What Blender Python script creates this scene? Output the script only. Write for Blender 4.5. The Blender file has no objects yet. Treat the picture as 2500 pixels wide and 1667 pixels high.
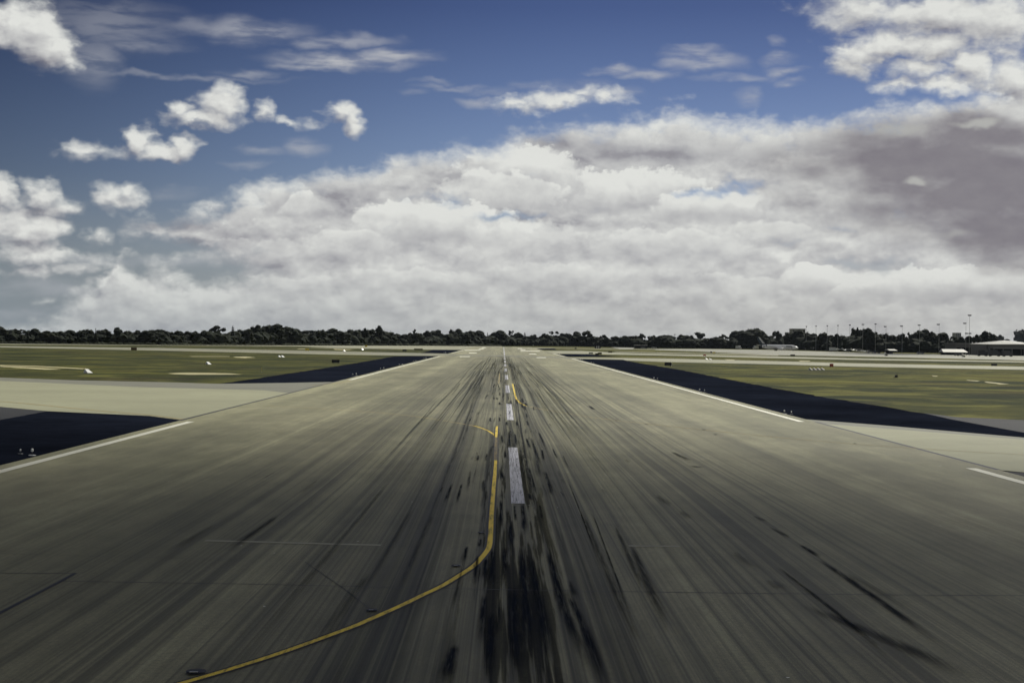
import bpy, bmesh, math, random
from mathutils import Vector, Matrix, noise as mnoise
random.seed(7)
SC = bpy.context.scene
COL = SC.collection
PI = math.pi
# ---------------------------------------------------------------- camera
FPX, W0, H0 = 3814.0, 2500.0, 1667.0
CAMH, ROLL = 6.05, 0.0125
VPX, VPY = 1228.0, 829.5
cx, cy = W0/2, H0/2
# the runway runs along +Y; solve yaw / pitch so that +Y lands on the vanishing point
_dx, _dy = (VPX-cx), (VPY-cy)
_ux = _dx*math.cos(ROLL)+_dy*math.sin(ROLL)     # undo the roll
_uy = -_dx*math.sin(ROLL)+_dy*math.cos(ROLL)
yaw = -math.atan2(_ux, FPX)                      # camera looks this far to the right
pitch = math.atan2(_uy, FPX)                     # negative = looks down
fwd = Vector((math.sin(yaw)*math.cos(pitch), math.cos(yaw)*math.cos(pitch), math.sin(pitch)))
right0 = fwd.cross(Vector((0, 0, 1))).normalized()
up0 = right0.cross(fwd)
rgt = (right0*math.cos(ROLL)+up0*math.sin(ROLL)).normalized()
upv = rgt.cross(fwd)*-1
upv = fwd.cross(rgt)*-1
rot = Matrix((rgt, upv, -fwd)).transposed()
camd = bpy.data.cameras.new('camera'); cam = bpy.data.objects.new('camera', camd); COL.objects.link(cam)
cam.matrix_world = Matrix.Translation((0, 0, CAMH)) @ rot.to_4x4()
camd.sensor_width = 36; camd.lens = FPX/W0*36; camd.clip_start = 0.5; camd.clip_end = 60000
SC.camera = cam
def ray(px, py):
    return (fwd + rgt*((px-cx)/FPX) - upv*((py-cy)/FPX)).normalized()
def G(px, py, z=0.0):                            # a point of the photograph carried down to the ground
    d = ray(px, py); t = (z-CAMH)/d.z
    assert t > 0, (px, py)
    return Vector((d.x*t, d.y*t, z))
def mpp(p):                                      # metres per photo pixel at a ground point
    return (Vector((p[0], p[1], 0))-Vector((0, 0, CAMH))).dot(fwd)/FPX
# ---------------------------------------------------------------- tags and meshes
def tag(o, label=None, cat=None, group=None, kind=None):
    if label: o['label'] = label
    if cat: o['category'] = cat
    if group: o['group'] = group
    if kind: o['kind'] = kind
    return o
def empty(name, loc=(0, 0, 0), rz=0.0, scale=1.0):
    o = bpy.data.objects.new(name, None); COL.objects.link(o)
    o.location = loc; o.rotation_euler = (0, 0, rz); o.scale = (scale,)*3
    o.empty_display_size = 0.5
    return o
def copy_tree(o, parent=None):
    c = o.copy(); COL.objects.link(c); c.parent = parent
    for ch in list(o.children): copy_tree(ch, c)
    return c
class MB:
    def __init__(s): s.v = []; s.f = []; s.uv = {}
    def face(s, pts, uv=None):
        b = len(s.v); s.v += [tuple(p) for p in pts]; s.f.append(tuple(range(b, b+len(pts))))
        if uv: s.uv[len(s.f)-1] = uv
        return s
    def box(s, c, d, rz=0.0, taper=1.0, M=None):
        x, y, z = [q/2 for q in d]; b = len(s.v)
        for k, (sx, sy, sz) in enumerate([(-1,-1,-1),(1,-1,-1),(1,1,-1),(-1,1,-1),(-1,-1,1),(1,-1,1),(1,1,1),(-1,1,1)]):
            t = taper if sz > 0 else 1
            p = Vector((sx*x*t, sy*y*t, sz*z))
            if rz: p.rotate(Matrix.Rotation(rz, 3, 'Z'))
            if M: p = M @ p
            s.v.append(tuple(p+Vector(c)))
        for q in [(0,3,2,1),(4,5,6,7),(0,1,5,4),(1,2,6,5),(2,3,7,6),(3,0,4,7)]: s.f.append(tuple(b+i for i in q))
        return s
    def tube(s, p0, p1, r0, r1=None, n=10, cap=True):
        r1 = r0 if r1 is None else r1
        p0, p1 = Vector(p0), Vector(p1); d = (p1-p0).normalized()
        a = d.cross(Vector((0, 0, 1)));
        if a.length < 1e-3: a = Vector((1, 0, 0))
        a.normalize(); c = d.cross(a); b = len(s.v)
        for p, r in ((p0, r0), (p1, r1)):
            for k in range(n):
                t = 2*PI*k/n; s.v.append(tuple(p+a*(r*math.cos(t))+c*(r*math.sin(t))))
        for k in range(n): s.f.append((b+k, b+(k+1) % n, b+n+(k+1) % n, b+n+k))
        if cap: s.f.append(tuple(b+k for k in range(n))[::-1]); s.f.append(tuple(b+n+k for k in range(n)))
        return s
    def rings(s, rings, cap=True):                # list of rings of equal length
        b = len(s.v); n = len(rings[0])
        for r in rings: s.v += [tuple(p) for p in r]
        for i in range(len(rings)-1):
            for k in range(n):
                s.f.append((b+i*n+k, b+i*n+(k+1) % n, b+(i+1)*n+(k+1) % n, b+(i+1)*n+k))
        if cap:
            s.f.append(tuple(b+k for k in range(n))[::-1]); s.f.append(tuple(b+(len(rings)-1)*n+k for k in range(n)))
        return s
    def prism(s, prof, axis, a, b_):              # prof: (u,w) outline swept along x or y from a to b_
        def P(u, w, t): return (t, u, w) if axis == 'x' else (u, t, w)
        return s.rings([[P(u, w, a) for u, w in prof], [P(u, w, b_) for u, w in prof]])
    def ico(s, c, r, sub=1, jit=0.0, sq=(1, 1, 1), seed=0):
        bm = bmesh.new(); bmesh.ops.create_icosphere(bm, subdivisions=sub, radius=1.0); b = len(s.v)
        for v in bm.verts:
            k = 1+jit*mnoise.noise(v.co*2.3+Vector((seed*3.1, seed*1.7, seed)))
            s.v.append((c[0]+v.co.x*r*k*sq[0], c[1]+v.co.y*r*k*sq[1], c[2]+v.co.z*r*k*sq[2]))
        for f in bm.faces: s.f.append(tuple(b+v.index for v in f.verts))
        bm.free(); return s
    def build(s, name, mat, parent=None, smooth=False):
        me = bpy.data.meshes.new(name); me.from_pydata(s.v, [], s.f); me.materials.append(mat)
        if s.uv:
            ul = me.uv_layers.new(name='UVMap')
            for p in me.polygons:
                if p.index in s.uv:
                    for li, q in zip(p.loop_indices, s.uv[p.index]): ul.data[li].uv = q
        if smooth: me.polygons.foreach_set('use_smooth', [True]*len(me.polygons))
        me.update()
        o = bpy.data.objects.new(name, me); COL.objects.link(o)
        if parent: o.parent = parent
        return o
# ---------------------------------------------------------------- node helpers
class NT:
    def __init__(s, tree): s.t = tree
    def n(s, typ, **kw):
        nd = s.t.nodes.new(typ)
        for k, v in kw.items(): setattr(nd, k, v)
        return nd
    def put(s, sock, v):
        if v is None: return
        if hasattr(v, 'is_output'): s.t.links.new(v, sock)
        else: sock.default_value = v
    def m(s, op, a, b=None, c=None, clamp=False):
        nd = s.n('ShaderNodeMath', operation=op, use_clamp=clamp)
        for i, q in enumerate((a, b, c)): s.put(nd.inputs[i], q)
        return nd.outputs[0]
    def vm(s, op, a, b=None, c=None):
        nd = s.n('ShaderNodeVectorMath', operation=op)
        s.put(nd.inputs[0], a); s.put(nd.inputs[1], b)
        if c is not None: s.put(nd.inputs[2], c)
        return nd.outputs['Value'] if op in ('LENGTH', 'DOT_PRODUCT', 'DISTANCE') else nd.outputs['Vector']
    def noise(s, vec, scale, detail=4, rough=.55, dist=0.0, dim='3D'):
        nd = s.n('ShaderNodeTexNoise', noise_dimensions=dim); s.put(nd.inputs['Vector'], vec)
        nd.inputs['Scale'].default_value = scale; nd.inputs['Detail'].default_value = detail
        nd.inputs['Roughness'].default_value = rough; nd.inputs['Distortion'].default_value = dist
        return nd.outputs['Fac']
    def rmp(s, v, a, b, lo=0.0, hi=1.0, smooth=True):
        nd = s.n('ShaderNodeMapRange', interpolation_type='SMOOTHSTEP' if smooth else 'LINEAR')
        s.put(nd.inputs[0], v)
        for i, q in enumerate((a, b, lo, hi)): s.put(nd.inputs[i+1], q)
        return nd.outputs[0]
    def mix(s, f, a, b, blend='MIX'):
        nd = s.n('ShaderNodeMix', data_type='RGBA', blend_type=blend)
        s.put(nd.inputs[0], f)
        for i, q in ((6, a), (7, b)):
            if isinstance(q, tuple) and len(q) == 3: q = q+(1.0,)
            s.put(nd.inputs[i], q)
        return nd.outputs[2]
    def sep(s, v):
        nd = s.n('ShaderNodeSeparateXYZ'); s.put(nd.inputs[0], v); return nd.outputs
    def comb(s, x, y, z=0.0):
        nd = s.n('ShaderNodeCombineXYZ')
        for i, q in enumerate((x, y, z)): s.put(nd.inputs[i], q)
        return nd.outputs[0]
def new_mat(name):
    m = bpy.data.materials.new(name); m.use_nodes = True
    t = m.node_tree; t.nodes.clear(); h = NT(t)
    out = h.n('ShaderNodeOutputMaterial'); b = h.n('ShaderNodeBsdfPrincipled')
    t.links.new(b.outputs[0], out.inputs[0])
    return m, h, b, out
def simple(name, col, rough=.6, var=.15, scale=3.0, metal=0.0, spec=.5):
    m, h, b, out = new_mat(name)
    tc = h.n('ShaderNodeTexCoord').outputs['Object']
    n = h.noise(tc, scale, 5)
    f = h.rmp(n, .3, .7, 1-var, 1+var, False)
    c = h.vm('SCALE', tuple(col)); c.node.inputs['Scale'].default_value = 1; h.put(c.node.inputs['Scale'], f)
    h.put(b.inputs['Base Color'], c); b.inputs['Roughness'].default_value = rough
    b.inputs['Metallic'].default_value = metal; b.inputs['Specular IOR Level'].default_value = spec
    return m

SC.cycles.max_bounces = 4; SC.cycles.diffuse_bounces = 2; SC.cycles.glossy_bounces = 1; SC.cycles.transmission_bounces = 1; SC.cycles.transparent_max_bounces = 24
SC.cycles.use_adaptive_sampling = True; SC.cycles.adaptive_threshold = 0.03; SC.cycles.adaptive_min_samples = 24
SC.cycles.use_denoising = True; SC.cycles.denoising_input_passes = 'RGB_ALBEDO_NORMAL'; SC.cycles.denoising_prefilter = 'ACCURATE'
SC.cycles.caustics_reflective = False; SC.cycles.caustics_refractive = False
# ---------------------------------------------------------------- pavement and ground materials
CLX = 0.64          # runway centre line in metres right of the camera
def world_xy(h):
    return h.n('ShaderNodeNewGeometry').outputs['Position']
def runway_mat():
    m, h, b, out = new_mat('runway_asphalt')
    P = world_xy(h); s = h.sep(P); x, y = s[0], s[1]
    wob = h.m('MULTIPLY', h.m('SUBTRACT', h.noise(h.comb(h.m('MULTIPLY', x, .03), h.m('MULTIPLY', y, .006)), 1.0, 2), .5), 2.2)
    xc = h.m('ADD', h.m('SUBTRACT', x, CLX), wob)
    x0 = h.m('SUBTRACT', x, CLX)
    def streak(kx, ky, det=3, r=.6, off=0.0):
        return h.noise(h.comb(h.m('MULTIPLY', xc, kx), h.m('MULTIPLY', y, ky), off), 1.0, det, r)
    s1 = streak(.42, .0035, 3, .65, 1.3); s2 = streak(1.7, .008, 4, .65, 7.7); s3 = streak(6.5, .02, 3, .6, 3.1)
    s4 = streak(17, .03, 3, .6, 5.5)
    st = h.m('ADD', h.m('ADD', h.m('MULTIPLY', s1, .34), h.m('MULTIPLY', s2, .32)), h.m('ADD', h.m('MULTIPLY', s3, .20), h.m('MULTIPLY', s4, .14)))
    prof = h.m('POWER', 2.718, h.m('MULTIPLY', h.m('POWER', h.m('ABSOLUTE', h.m('DIVIDE', x0, 7.6)), 2.4), -1.0))
    cent = h.m('POWER', 2.718, h.m('MULTIPLY', h.m('POWER', h.m('ABSOLUTE', h.m('DIVIDE', h.m('SUBTRACT', x0, -.2), 1.75)), 2.4), -1.0))
    far = h.rmp(y, 640, 560, 0.0, 1.0)
    nearf = h.rmp(y, 140, 60, 1.0, .80)
    rub = h.rmp(st, h.m('SUBTRACT', .52, h.m('MULTIPLY', prof, .125)), h.m('SUBTRACT', .68, h.m('MULTIPLY', prof, .07)))
    rub = h.m('MULTIPLY', h.m('MULTIPLY', rub, h.m('ADD', h.m('MULTIPLY', prof, .40), .24)), far)
    # the heavy black build-up either side of the centre line, broken into lengths
    bl = h.noise(h.comb(h.m('MULTIPLY', x0, 2.6), h.m('MULTIPLY', y, .045), 4.4), 1.0, 4, .6)
    heavy = h.m('MULTIPLY', h.m('MULTIPLY', h.rmp(h.m('MULTIPLY_ADD', h.m('SUBTRACT', h.noise(h.comb(h.m('MULTIPLY', x0, 9.0), h.m('MULTIPLY', y, .12), 8.8), 1.0, 3, .6), .5), .55, bl), .42, .60), cent), h.rmp(y, 175, 35, 0.0, .85))
    rub = h.m('MAXIMUM', h.m('MULTIPLY', rub, nearf), heavy)
    # second touch-down smear beyond the crossing taxiway
    rub2 = h.m('MULTIPLY', h.m('MULTIPLY', prof, h.rmp(y, 560, 700)), h.m('MULTIPLY', h.rmp(y, 1100, 900), h.rmp(s2, .35, .7)))
    rub = h.m('MAXIMUM', rub, h.m('MULTIPLY', rub2, .5))
    mot = h.noise(h.comb(h.m('MULTIPLY', x, .12), h.m('MULTIPLY', y, .03)), 1.0, 6, .6)
    mot2 = h.noise(h.comb(h.m('MULTIPLY', x, .8), h.m('MULTIPLY', y, .25), 9), 1.0, 5, .6)
    fine = h.noise(P, 9.0, 6, .7); grain = h.noise(P, 55.0, 2, .6)
    v = h.m('MULTIPLY', h.rmp(mot, .38, .62, .84, 1.15, False), h.rmp(mot2, .38, .62, .90, 1.10, False))
    v = h.m('MULTIPLY', v, h.rmp(fine, .35, .65, .78, 1.22, False))
    v = h.m('MULTIPLY', v, h.rmp(grain, .3, .7, .60, 1.40, False))
    # many fine overlapping tracks, over most of the width
    wide = h.m('POWER', 2.718, h.m('MULTIPLY', h.m('POWER', h.m('ABSOLUTE', h.m('DIVIDE', x0, 14.5)), 3.0), -1.0))
    wide = h.m('MULTIPLY', wide, h.m('MULTIPLY', far, h.rmp(y, 420, 120, .35, 1.0)))
    fa = h.m('ADD', h.m('MULTIPLY', streak(1.1, .0030, 4, .7, 31), .45), h.m('ADD', h.m('MULTIPLY', streak(4.2, .0055, 3, .65, 41), .33), h.m('MULTIPLY', streak(13.0, .011, 2, .6, 51), .22)))
    v = h.m('MULTIPLY', v, h.m('SUBTRACT', 1.13, h.m('MULTIPLY', wide, h.rmp(fa, .40, .60, 0, .80))))
    # faint tracks along the outer lanes
    ot = streak(.16, .0016, 5, .6, 22.0)
    v = h.m('MULTIPLY', v, h.rmp(ot, .42, .58, 1.10, .80))
    base = h.mix(h.rmp(mot, .35, .65), (.205, .200, .120), (.226, .216, .134))
    c = h.vm('SCALE', base); h.put(c.node.inputs['Scale'], v)
    # pale chips of stone
    vo = h.n('ShaderNodeTexVoronoi', feature='F1'); h.put(vo.inputs['Vector'], P); vo.inputs['Scale'].default_value = .95
    chip = h.m('MULTIPLY', h.m('LESS_THAN', vo.outputs['Distance'], .030), h.m('GREATER_THAN', h.sep(vo.outputs['Color'])[0], .86))
    c = h.mix(h.m('MULTIPLY', rub, .90), c, (.023, .027, .042))
    c = h.mix(chip, c, (.8, .8, .74))
    h.put(b.inputs['Base Color'], c)
    h.put(b.inputs['Roughness'], h.rmp(fine, .3, .7, .55, .66, False))
    h.put(b.inputs['Specular IOR Level'], h.rmp(rub, 0, .6, .28, .0))
    bp = h.n('ShaderNodeBump'); bp.inputs['Strength'].default_value = .35; bp.inputs['Distance'].default_value = .01
    h.put(bp.inputs['Height'], grain); h.put(b.inputs['Normal'], bp.outputs[0])
    return m
def pave_mat(name, col, var=.14, rough=.72, spec=.4):
    m, h, b, out = new_mat(name)
    P = world_xy(h)
    n1 = h.noise(P, .05, 6, .6); n2 = h.noise(P, .6, 5, .6); n3 = h.noise(P, 12, 4, .7)
    v = h.m('MULTIPLY', h.rmp(n1, .3, .7, 1-var, 1+var, False), h.rmp(n2, .3, .7, 1-var*.5, 1+var*.5, False))
    v = h.m('MULTIPLY', v, h.rmp(n3, .3, .7, .9, 1.1, False))
    c = h.vm('SCALE', tuple(col)); h.put(c.node.inputs['Scale'], v)
    h.put(b.inputs['Base Color'], c); b.inputs['Roughness'].default_value = rough; b.inputs['Specular IOR Level'].default_value = spec
    return m
def grass_mat():
    m, h, b, out = new_mat('airfield_grass')
    P = world_xy(h); s = h.sep(P)
    big = h.noise(P, .011, 5, .6, .6); mid = h.noise(P, .045, 6, .62, .4); fin = h.noise(P, .5, 6, .7); vf = h.noise(P, 6, 4, .7)
    c = h.mix(h.rmp(mid, .45, .60), (.019, .026, .009), (.066, .069, .016))
    side = h.rmp(s[0], -20, 30)                     # the grass right of the runway is drier
    c = h.mix(h.m('MULTIPLY', h.rmp(big, .42, .60), h.m('MULTIPLY_ADD', side, .62, .16)), c, (.120, .114, .022))
    dry = h.noise(h.vm('ADD', P, (300., 50., 0.)), .06, 6, .62, .8)
    c = h.mix(h.m('MULTIPLY', h.rmp(dry, .53, .63), h.m('MULTIPLY_ADD', side, .2, .38)), c, (.17, .165, .042))
    red = h.noise(h.vm('ADD', P, (-200., 850., 0.)), .05, 5, .6)
    c = h.mix(h.m('MULTIPLY', h.rmp(red, .52, .64), .38), c, (.050, .036, .018))
    v = h.m('MULTIPLY', h.rmp(fin, .3, .7, .72, 1.25, False), h.rmp(vf, .3, .7, .8, 1.2, False))
    sc = h.vm('SCALE', c); h.put(sc.node.inputs['Scale'], v)
    h.put(b.inputs['Base Color'], sc); b.inputs['Roughness'].default_value = .95; b.inputs['Specular IOR Level'].default_value = .1
    bp = h.n('ShaderNodeBump'); bp.inputs['Strength'].default_value = .6; bp.inputs['Distance'].default_value = .15
    h.put(bp.inputs['Height'], vf); h.put(b.inputs['Normal'], bp.outputs[0])
    return m
def paint_mat(name, col, wear=(.42, .60), under=(.06, .06, .06), kx=9, ky=.5, amount=.85, feather=False, rough=.65):
    m, h, b, out = new_mat(name)
    P = world_xy(h); s = h.sep(P)
    n = h.noise(h.comb(h.m('MULTIPLY', s[0], kx), h.m('MULTIPLY', s[1], ky)), 1.0, 5, .65)
    n2 = h.noise(P, 14, 4, .7)
    w = h.m('ADD', h.m('MULTIPLY', n, .7), h.m('MULTIPLY', n2, .3))
    f = h.m('MULTIPLY', h.rmp(w, wear[0], wear[1]), amount)
    h.put(b.inputs['Base Color'], h.mix(f, col, under)); b.inputs['Roughness'].default_value = rough
    return m
def rubber_mat(name, op, col=(.018, .023, .036)):        # rubber laid down by tyres: thins out at its edges
    m, h, b, out = new_mat(name)
    uv = h.n('ShaderNodeUVMap'); s = h.sep(uv.outputs[0])
    P = world_xy(h); sp = h.sep(P)
    across = h.m('SUBTRACT', 1.0, h.m('ABSOLUTE', h.m('SUBTRACT', h.m('MULTIPLY', s[0], 2.0), 1.0)))
    along = h.m('MULTIPLY', h.rmp(s[1], 0, .40), h.rmp(s[1], 1.0, .82))
    n = h.noise(h.comb(h.m('MULTIPLY', sp[0], 14), h.m('MULTIPLY', sp[1], .5)), 1.0, 4, .6)
    a = h.m('MULTIPLY', h.m('MULTIPLY', h.rmp(across, 0, .95), along), h.rmp(n, .34, .56, .35, 1.0))
    a = h.m('MULTIPLY', a, op, clamp=True)
    b.inputs['Roughness'].default_value = .75; b.inputs['Specular IOR Level'].default_value = .0
    b.inputs['Base Color'].default_value = col+(1,)
    h.put(b.inputs['Alpha'], a)
    return m
def gloss(m, w=.6):
    b = [n for n in m.node_tree.nodes if n.type == 'BSDF_PRINCIPLED'][0]; b.inputs['Coat Weight'].default_value = w; b.inputs['Coat Roughness'].default_value = .25; return m
MT = dict(
    runway=runway_mat(), grass=grass_mat(),
    concrete=pave_mat('taxiway_concrete', (.275, .275, .180), .12),
    concrete2=pave_mat('far_concrete', (.265, .260, .180), .12),
    greyway=pave_mat('grey_shoulder', (.165, .165, .130), .12),
    darkgrey=pave_mat('dark_taxiway', (.035, .036, .040), .15, .8, .15),
    shoulder=pave_mat('black_asphalt', (.0100, .0125, .0205), .40, .9, .0),
    apron=pave_mat('apron_concrete', (.235, .232, .185), .12),
    sand=pave_mat('dry_sand', (.40, .36, .19), .2),
    white=paint_mat('white_paint', (.72, .71, .60), (.60, .80), (.2, .2, .17)),
    dash=paint_mat('worn_white_paint', (.55, .55, .60), (.47, .62), (.05, .05, .065), 16, .35, .85),
    yellow=paint_mat('yellow_paint', (.82, .60, .050), (.46, .66), (.06, .05, .02), 6, .5, .85),
    yellow_dim=paint_mat('faded_yellow_paint', (.36, .27, .09), (.44, .62), (.16, .15, .11), 3, 3, .85),
    yellow_worn=paint_mat('blackened_yellow_paint', (.17, .125, .035), (.42, .62), (.03, .03, .03), 10, .5, .9),
    ghost=paint_mat('ghost_paint', (.27, .265, .20), (.50, .66), (.15, .15, .12), 1.2, 3, .9),
    seam=simple('bitumen_joint', (.013, .015, .024), .6),
    border=simple('bitumen_border', (.022, .023, .028), .7),
    rub1=rubber_mat('tyre_rubber', .86), rub2=rubber_mat('thin_tyre_rubber', .60), rub3=rubber_mat('faint_tyre_rubber', .32),
    steel=simple('galvanised_steel', (.30, .31, .31), .5, metal=.3),
    darksteel=simple('dark_steel', (.05, .052, .06), .5),
    wht=simple('white_enamel', (.80, .80, .78), .35, .05),
    glasslens=simple('clear_lens', (.85, .85, .8), .15, .03), dimlens=simple('dim_lens', (.30, .30, .28), .3, .03),
    black=simple('black_plastic', (.012, .013, .02), .6),
    red=simple('red_sign_face', (.42, .10, .07), .6), yel=simple('yellow_sign_face', (.62, .50, .08), .6),
    olive=simple('olive_sign_back', (.075, .075, .022), .7), teal=simple('grey_green_sign', (.13, .16, .14), .6),
    brown=simple('rusty_brown', (.11, .065, .04), .8),
    trunk=simple('bark', (.07, .06, .05), .9), leaf=simple('foliage', (.017, .022, .014), .9, .4, .4, spec=.1),
    leaf2=simple('olive_foliage', (.024, .029, .017), .9, .4, .3, spec=.1), leaf3=simple('scrub_foliage', (.040, .046, .028), .9, .4, .15, spec=.1),
    rubber=simple('tyre_black', (.02, .02, .022), .8), glass=simple('dark_glass', (.02, .025, .03), .12),
    wall=simple('pale_wall', (.36, .35, .34), .8), greywall=simple('grey_wall', (.13, .13, .13), .8),
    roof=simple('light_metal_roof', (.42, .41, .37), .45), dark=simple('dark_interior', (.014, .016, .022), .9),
    navy=simple('navy_paint', (.010, .028, .040), .4), planegrey=gloss(simple('fuselage_white', (.80, .80, .82), .35, .04)),
    earth=simple('grey_earth', (.12, .12, .11), .95, .2, .05),
)
# ---------------------------------------------------------------- the ground and its paving
def sheet(name, px, z, mat, label, cat='paving', jit=0.0, step=None):
    pts = [G(*p) for p in px]
    if step:                                        # a ragged edge, as grass meets asphalt
        q = []
        for i, p in enumerate(pts):
            n = pts[(i+1) % len(pts)]; L = (n-p).length; k = max(1, min(160, int(L/step)))
            for j in range(k):
                t = p.lerp(n, j/k)
                if j: t += Vector((mnoise.noise(t*.7), mnoise.noise(t*.7+Vector((9, 9, 9))), 0))*jit
                q.append(t)
        pts = q
    from mathutils.geometry import tessellate_polygon
    tris = []
    for a, b_, c_ in tessellate_polygon([[Vector((p.x, p.y, 0)) for p in pts]]):
        A, B, C = pts[a], pts[b_], pts[c_]
        tris.append((a, b_, c_) if (B-A).cross(C-A).z > 0 else (a, c_, b_))
    me = bpy.data.meshes.new(name); me.from_pydata([(p.x, p.y, z) for p in pts], [], tris); me.materials.append(mat)
    o = bpy.data.objects.new(name, me); COL.objects.link(o)
    return tag(o, label, cat, None, 'structure')
def rect(name, x0, x1, y0, y1, z, mat, label, cat='paving'):
    o = MB().face([(x0, y0, z), (x1, y0, z), (x1, y1, z), (x0, y1, z)]).build(name, mat)
    return tag(o, label, cat, None, 'structure')
rect('ground', -25000, 25000, -2000, 40000, -0.02, MT['grass'], 'mown airfield grass stretching out to the far trees', 'grass')
Z = .004
EX = 23.6
XL, XR = CLX-EX, CLX+EX
def gx(x, y): return Vector((x, y, 0))
def proj(p):
    d = Vector(p)-Vector((0, 0, CAMH)); w = d.dot(fwd)
    return (cx+FPX*d.dot(rgt)/w, cy-FPX*d.dot(upv)/w)
# black shoulders
sheet('runway_shoulder', [(-400, 975), (-100, 994), (115, 1003.5), (363, 1015), (446, 1026), (470, 1040), (0, 1165), (-500, 1300)], Z, MT['shoulder'],
      'black asphalt shoulder beside the runway at the near left', 'shoulder')
sheet('runway_shoulder', [(532, 937.5), (570, 932), (690, 914), (800, 897.5), (900, 881), (964, 869.5), (1085, 868.5), (1100, 872), (870, 935), (820, 934)], Z, MT['shoulder'],
      'black asphalt shoulder in a long wedge left of the runway beyond the taxiway', 'shoulder', .5, 3)
sheet('runway_shoulder', [(1023, 863), (1059, 853.5), (1124, 853.8), (1110, 864)], Z, MT['shoulder'], 'small black shoulder left of the runway beyond the crossing taxiway', 'shoulder')
sheet('runway_shoulder', [(1088, 849.6), (1097, 846.6), (1128, 846.4), (1122, 849.6)], Z, MT['shoulder'], 'farthest tiny black shoulder left of the runway', 'shoulder')
sheet('runway_shoulder', [(1385, 873.5), (1521, 877.5), (1530, 881), (1575, 888.6), (1668, 904), (1727, 916), (1808, 932), (1920, 953), (2040, 974), (2180, 996), (2251, 1008), (2300, 1015), (2620, 1050), (2620, 1095), (2500, 1072), (2148, 1041), (1945, 1030), (1900, 1022)], Z, MT['shoulder'],
      'broad black asphalt shoulder running along the right of the runway', 'shoulder', .6, 3)
sheet('runway_shoulder', [(1352, 863.6), (1437, 864.5), (1520, 870.5), (1380, 871), (1366, 868)], Z, MT['shoulder'], 'small black shoulder right of the runway beyond the crossing taxiway', 'shoulder')
sheet('runway_shoulder', [(1303, 850.8), (1352, 850), (1360, 853.9), (1322, 854)], Z, MT['shoulder'], 'farthest tiny black shoulder right of the runway', 'shoulder')
sheet('runway_shoulder', [(2370, 1139), (2420, 1147), (2700, 1168), (2700, 1260), (2480, 1180)], Z, MT['shoulder'], 'black shoulder corner at the right edge below the taxiway', 'shoulder')
# taxiways
sheet('taxiway', [(-500, 900), (0, 921.5), (178, 928), (420, 933.3), (532, 936.8), (700, 934.5), (820, 932), (880, 926), (900, 932), (700, 975), (640, 955), (344, 947), (0, 932), (-500, 908)], Z*2, MT['greyway'],
      'grey asphalt border along the far side of the near left taxiway', 'taxiway')
sheet('taxiway', [(-500, 907), (0, 929.8), (344, 945), (643, 952.7), (704, 959.6), (720, 965), (480, 1032), (446, 1025.8), (363, 1015.2), (115, 1003.7), (0, 993), (-500, 958)], Z*3, MT['concrete'],
      'pale concrete taxiway joining the runway from the near left', 'taxiway')
sheet('taxiway', [(-300, 990), (0, 993), (115, 1003.7), (0, 1025), (-200, 1050)], Z*2, MT['darkgrey'], 'dark grey asphalt corner below the near left taxiway', 'taxiway')
sheet('taxiway', [(1935, 1021), (2148, 1037.5), (2500, 1068), (2700, 1085), (2700, 1100), (2500, 1075), (2148, 1046), (1990, 1036), (1950, 1030)], Z*2, MT['greyway'],
      'grey border along the far side of the near right taxiway', 'taxiway')
sheet('taxiway', [(1965, 1031), (2148, 1045), (2500, 1073), (2700, 1090), (2700, 1180), (2500, 1153), (2420, 1146), (2350, 1144), (2100, 1080)], Z*3, MT['concrete'],
      'pale concrete taxiway joining the runway from the near right', 'taxiway')
sheet('taxiway', [(2255, 1008), (2335, 1018), (2600, 1030), (2600, 1078), (2500, 1056), (2320, 1023)], Z*2, MT['darkgrey'], 'dark grey asphalt strip at the right edge beyond the shoulder', 'taxiway')
sheet('taxiway', [(2382, 1147), (2500, 1153.5), (2600, 1165), (2600, 1205), (2500, 1173)], Z*2, MT['darkgrey'], 'dark grey asphalt wedge at the right edge below the pale taxiway', 'taxiway')
A_top = [(-300, 840), (0, 844.5), (400, 849.5), (820, 857.5), (1085, 863.2), (1300, 868.5), (1400, 872), (1620, 875), (1900, 881.7), (2100, 887), (2500, 895), (2900, 903)]
A_bot = [(2900, 911), (2500, 902.5), (2100, 895), (1900, 889.4), (1620, 883.5), (1530, 880), (1520, 878), (1400, 876), (1220, 872), (1085, 869), (820, 865.5), (400, 855.8), (0, 848), (-300, 843)]
sheet('taxiway', A_top+A_bot, Z*2, MT['concrete2'], 'long pale taxiway crossing the whole airfield and the runway', 'taxiway')
sheet('taxiway', [(-300, 841), (0, 845.3), (400, 851), (820, 859.3), (1085, 865), (1220, 867.3), (1400, 872.6), (1500, 874.5), (1500, 875.2), (1400, 874.2), (1220, 869.6), (1085, 866.8), (820, 861.8), (400, 853), (0, 846.6), (-300, 842)], Z*6, MT['greyway'],
      'darker worn lane along the middle of the crossing taxiway', 'taxiway')
sheet('taxiway', [(-300, 833), (0, 839), (420, 842), (800, 843.2), (1225, 844.3), (1225, 854), (1130, 854), (1060, 853.6), (1000, 852.6), (900, 851), (800, 849.5), (740, 847.5), (820, 846.8), (700, 845.3), (600, 844.3), (400, 843.2), (0, 840.6), (-300, 835)], Z*2, MT['concrete2'],
      'pale distant taxiway on the left below the dark trees', 'taxiway')
sheet('taxiway', [(1260, 856), (1420, 856.5), (1500, 860.5), (1620, 864), (1850, 869), (2100, 875), (2500, 882), (2900, 889), (2900, 892.5), (2500, 884.6), (2100, 878.3), (1850, 873.3), (1620, 867.6), (1500, 865.5), (1437, 864.2), (1352, 863.5), (1290, 869)], Z*2, MT['concrete2'],
      'pale distant taxiway on the right beyond the crossing taxiway', 'taxiway')
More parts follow.
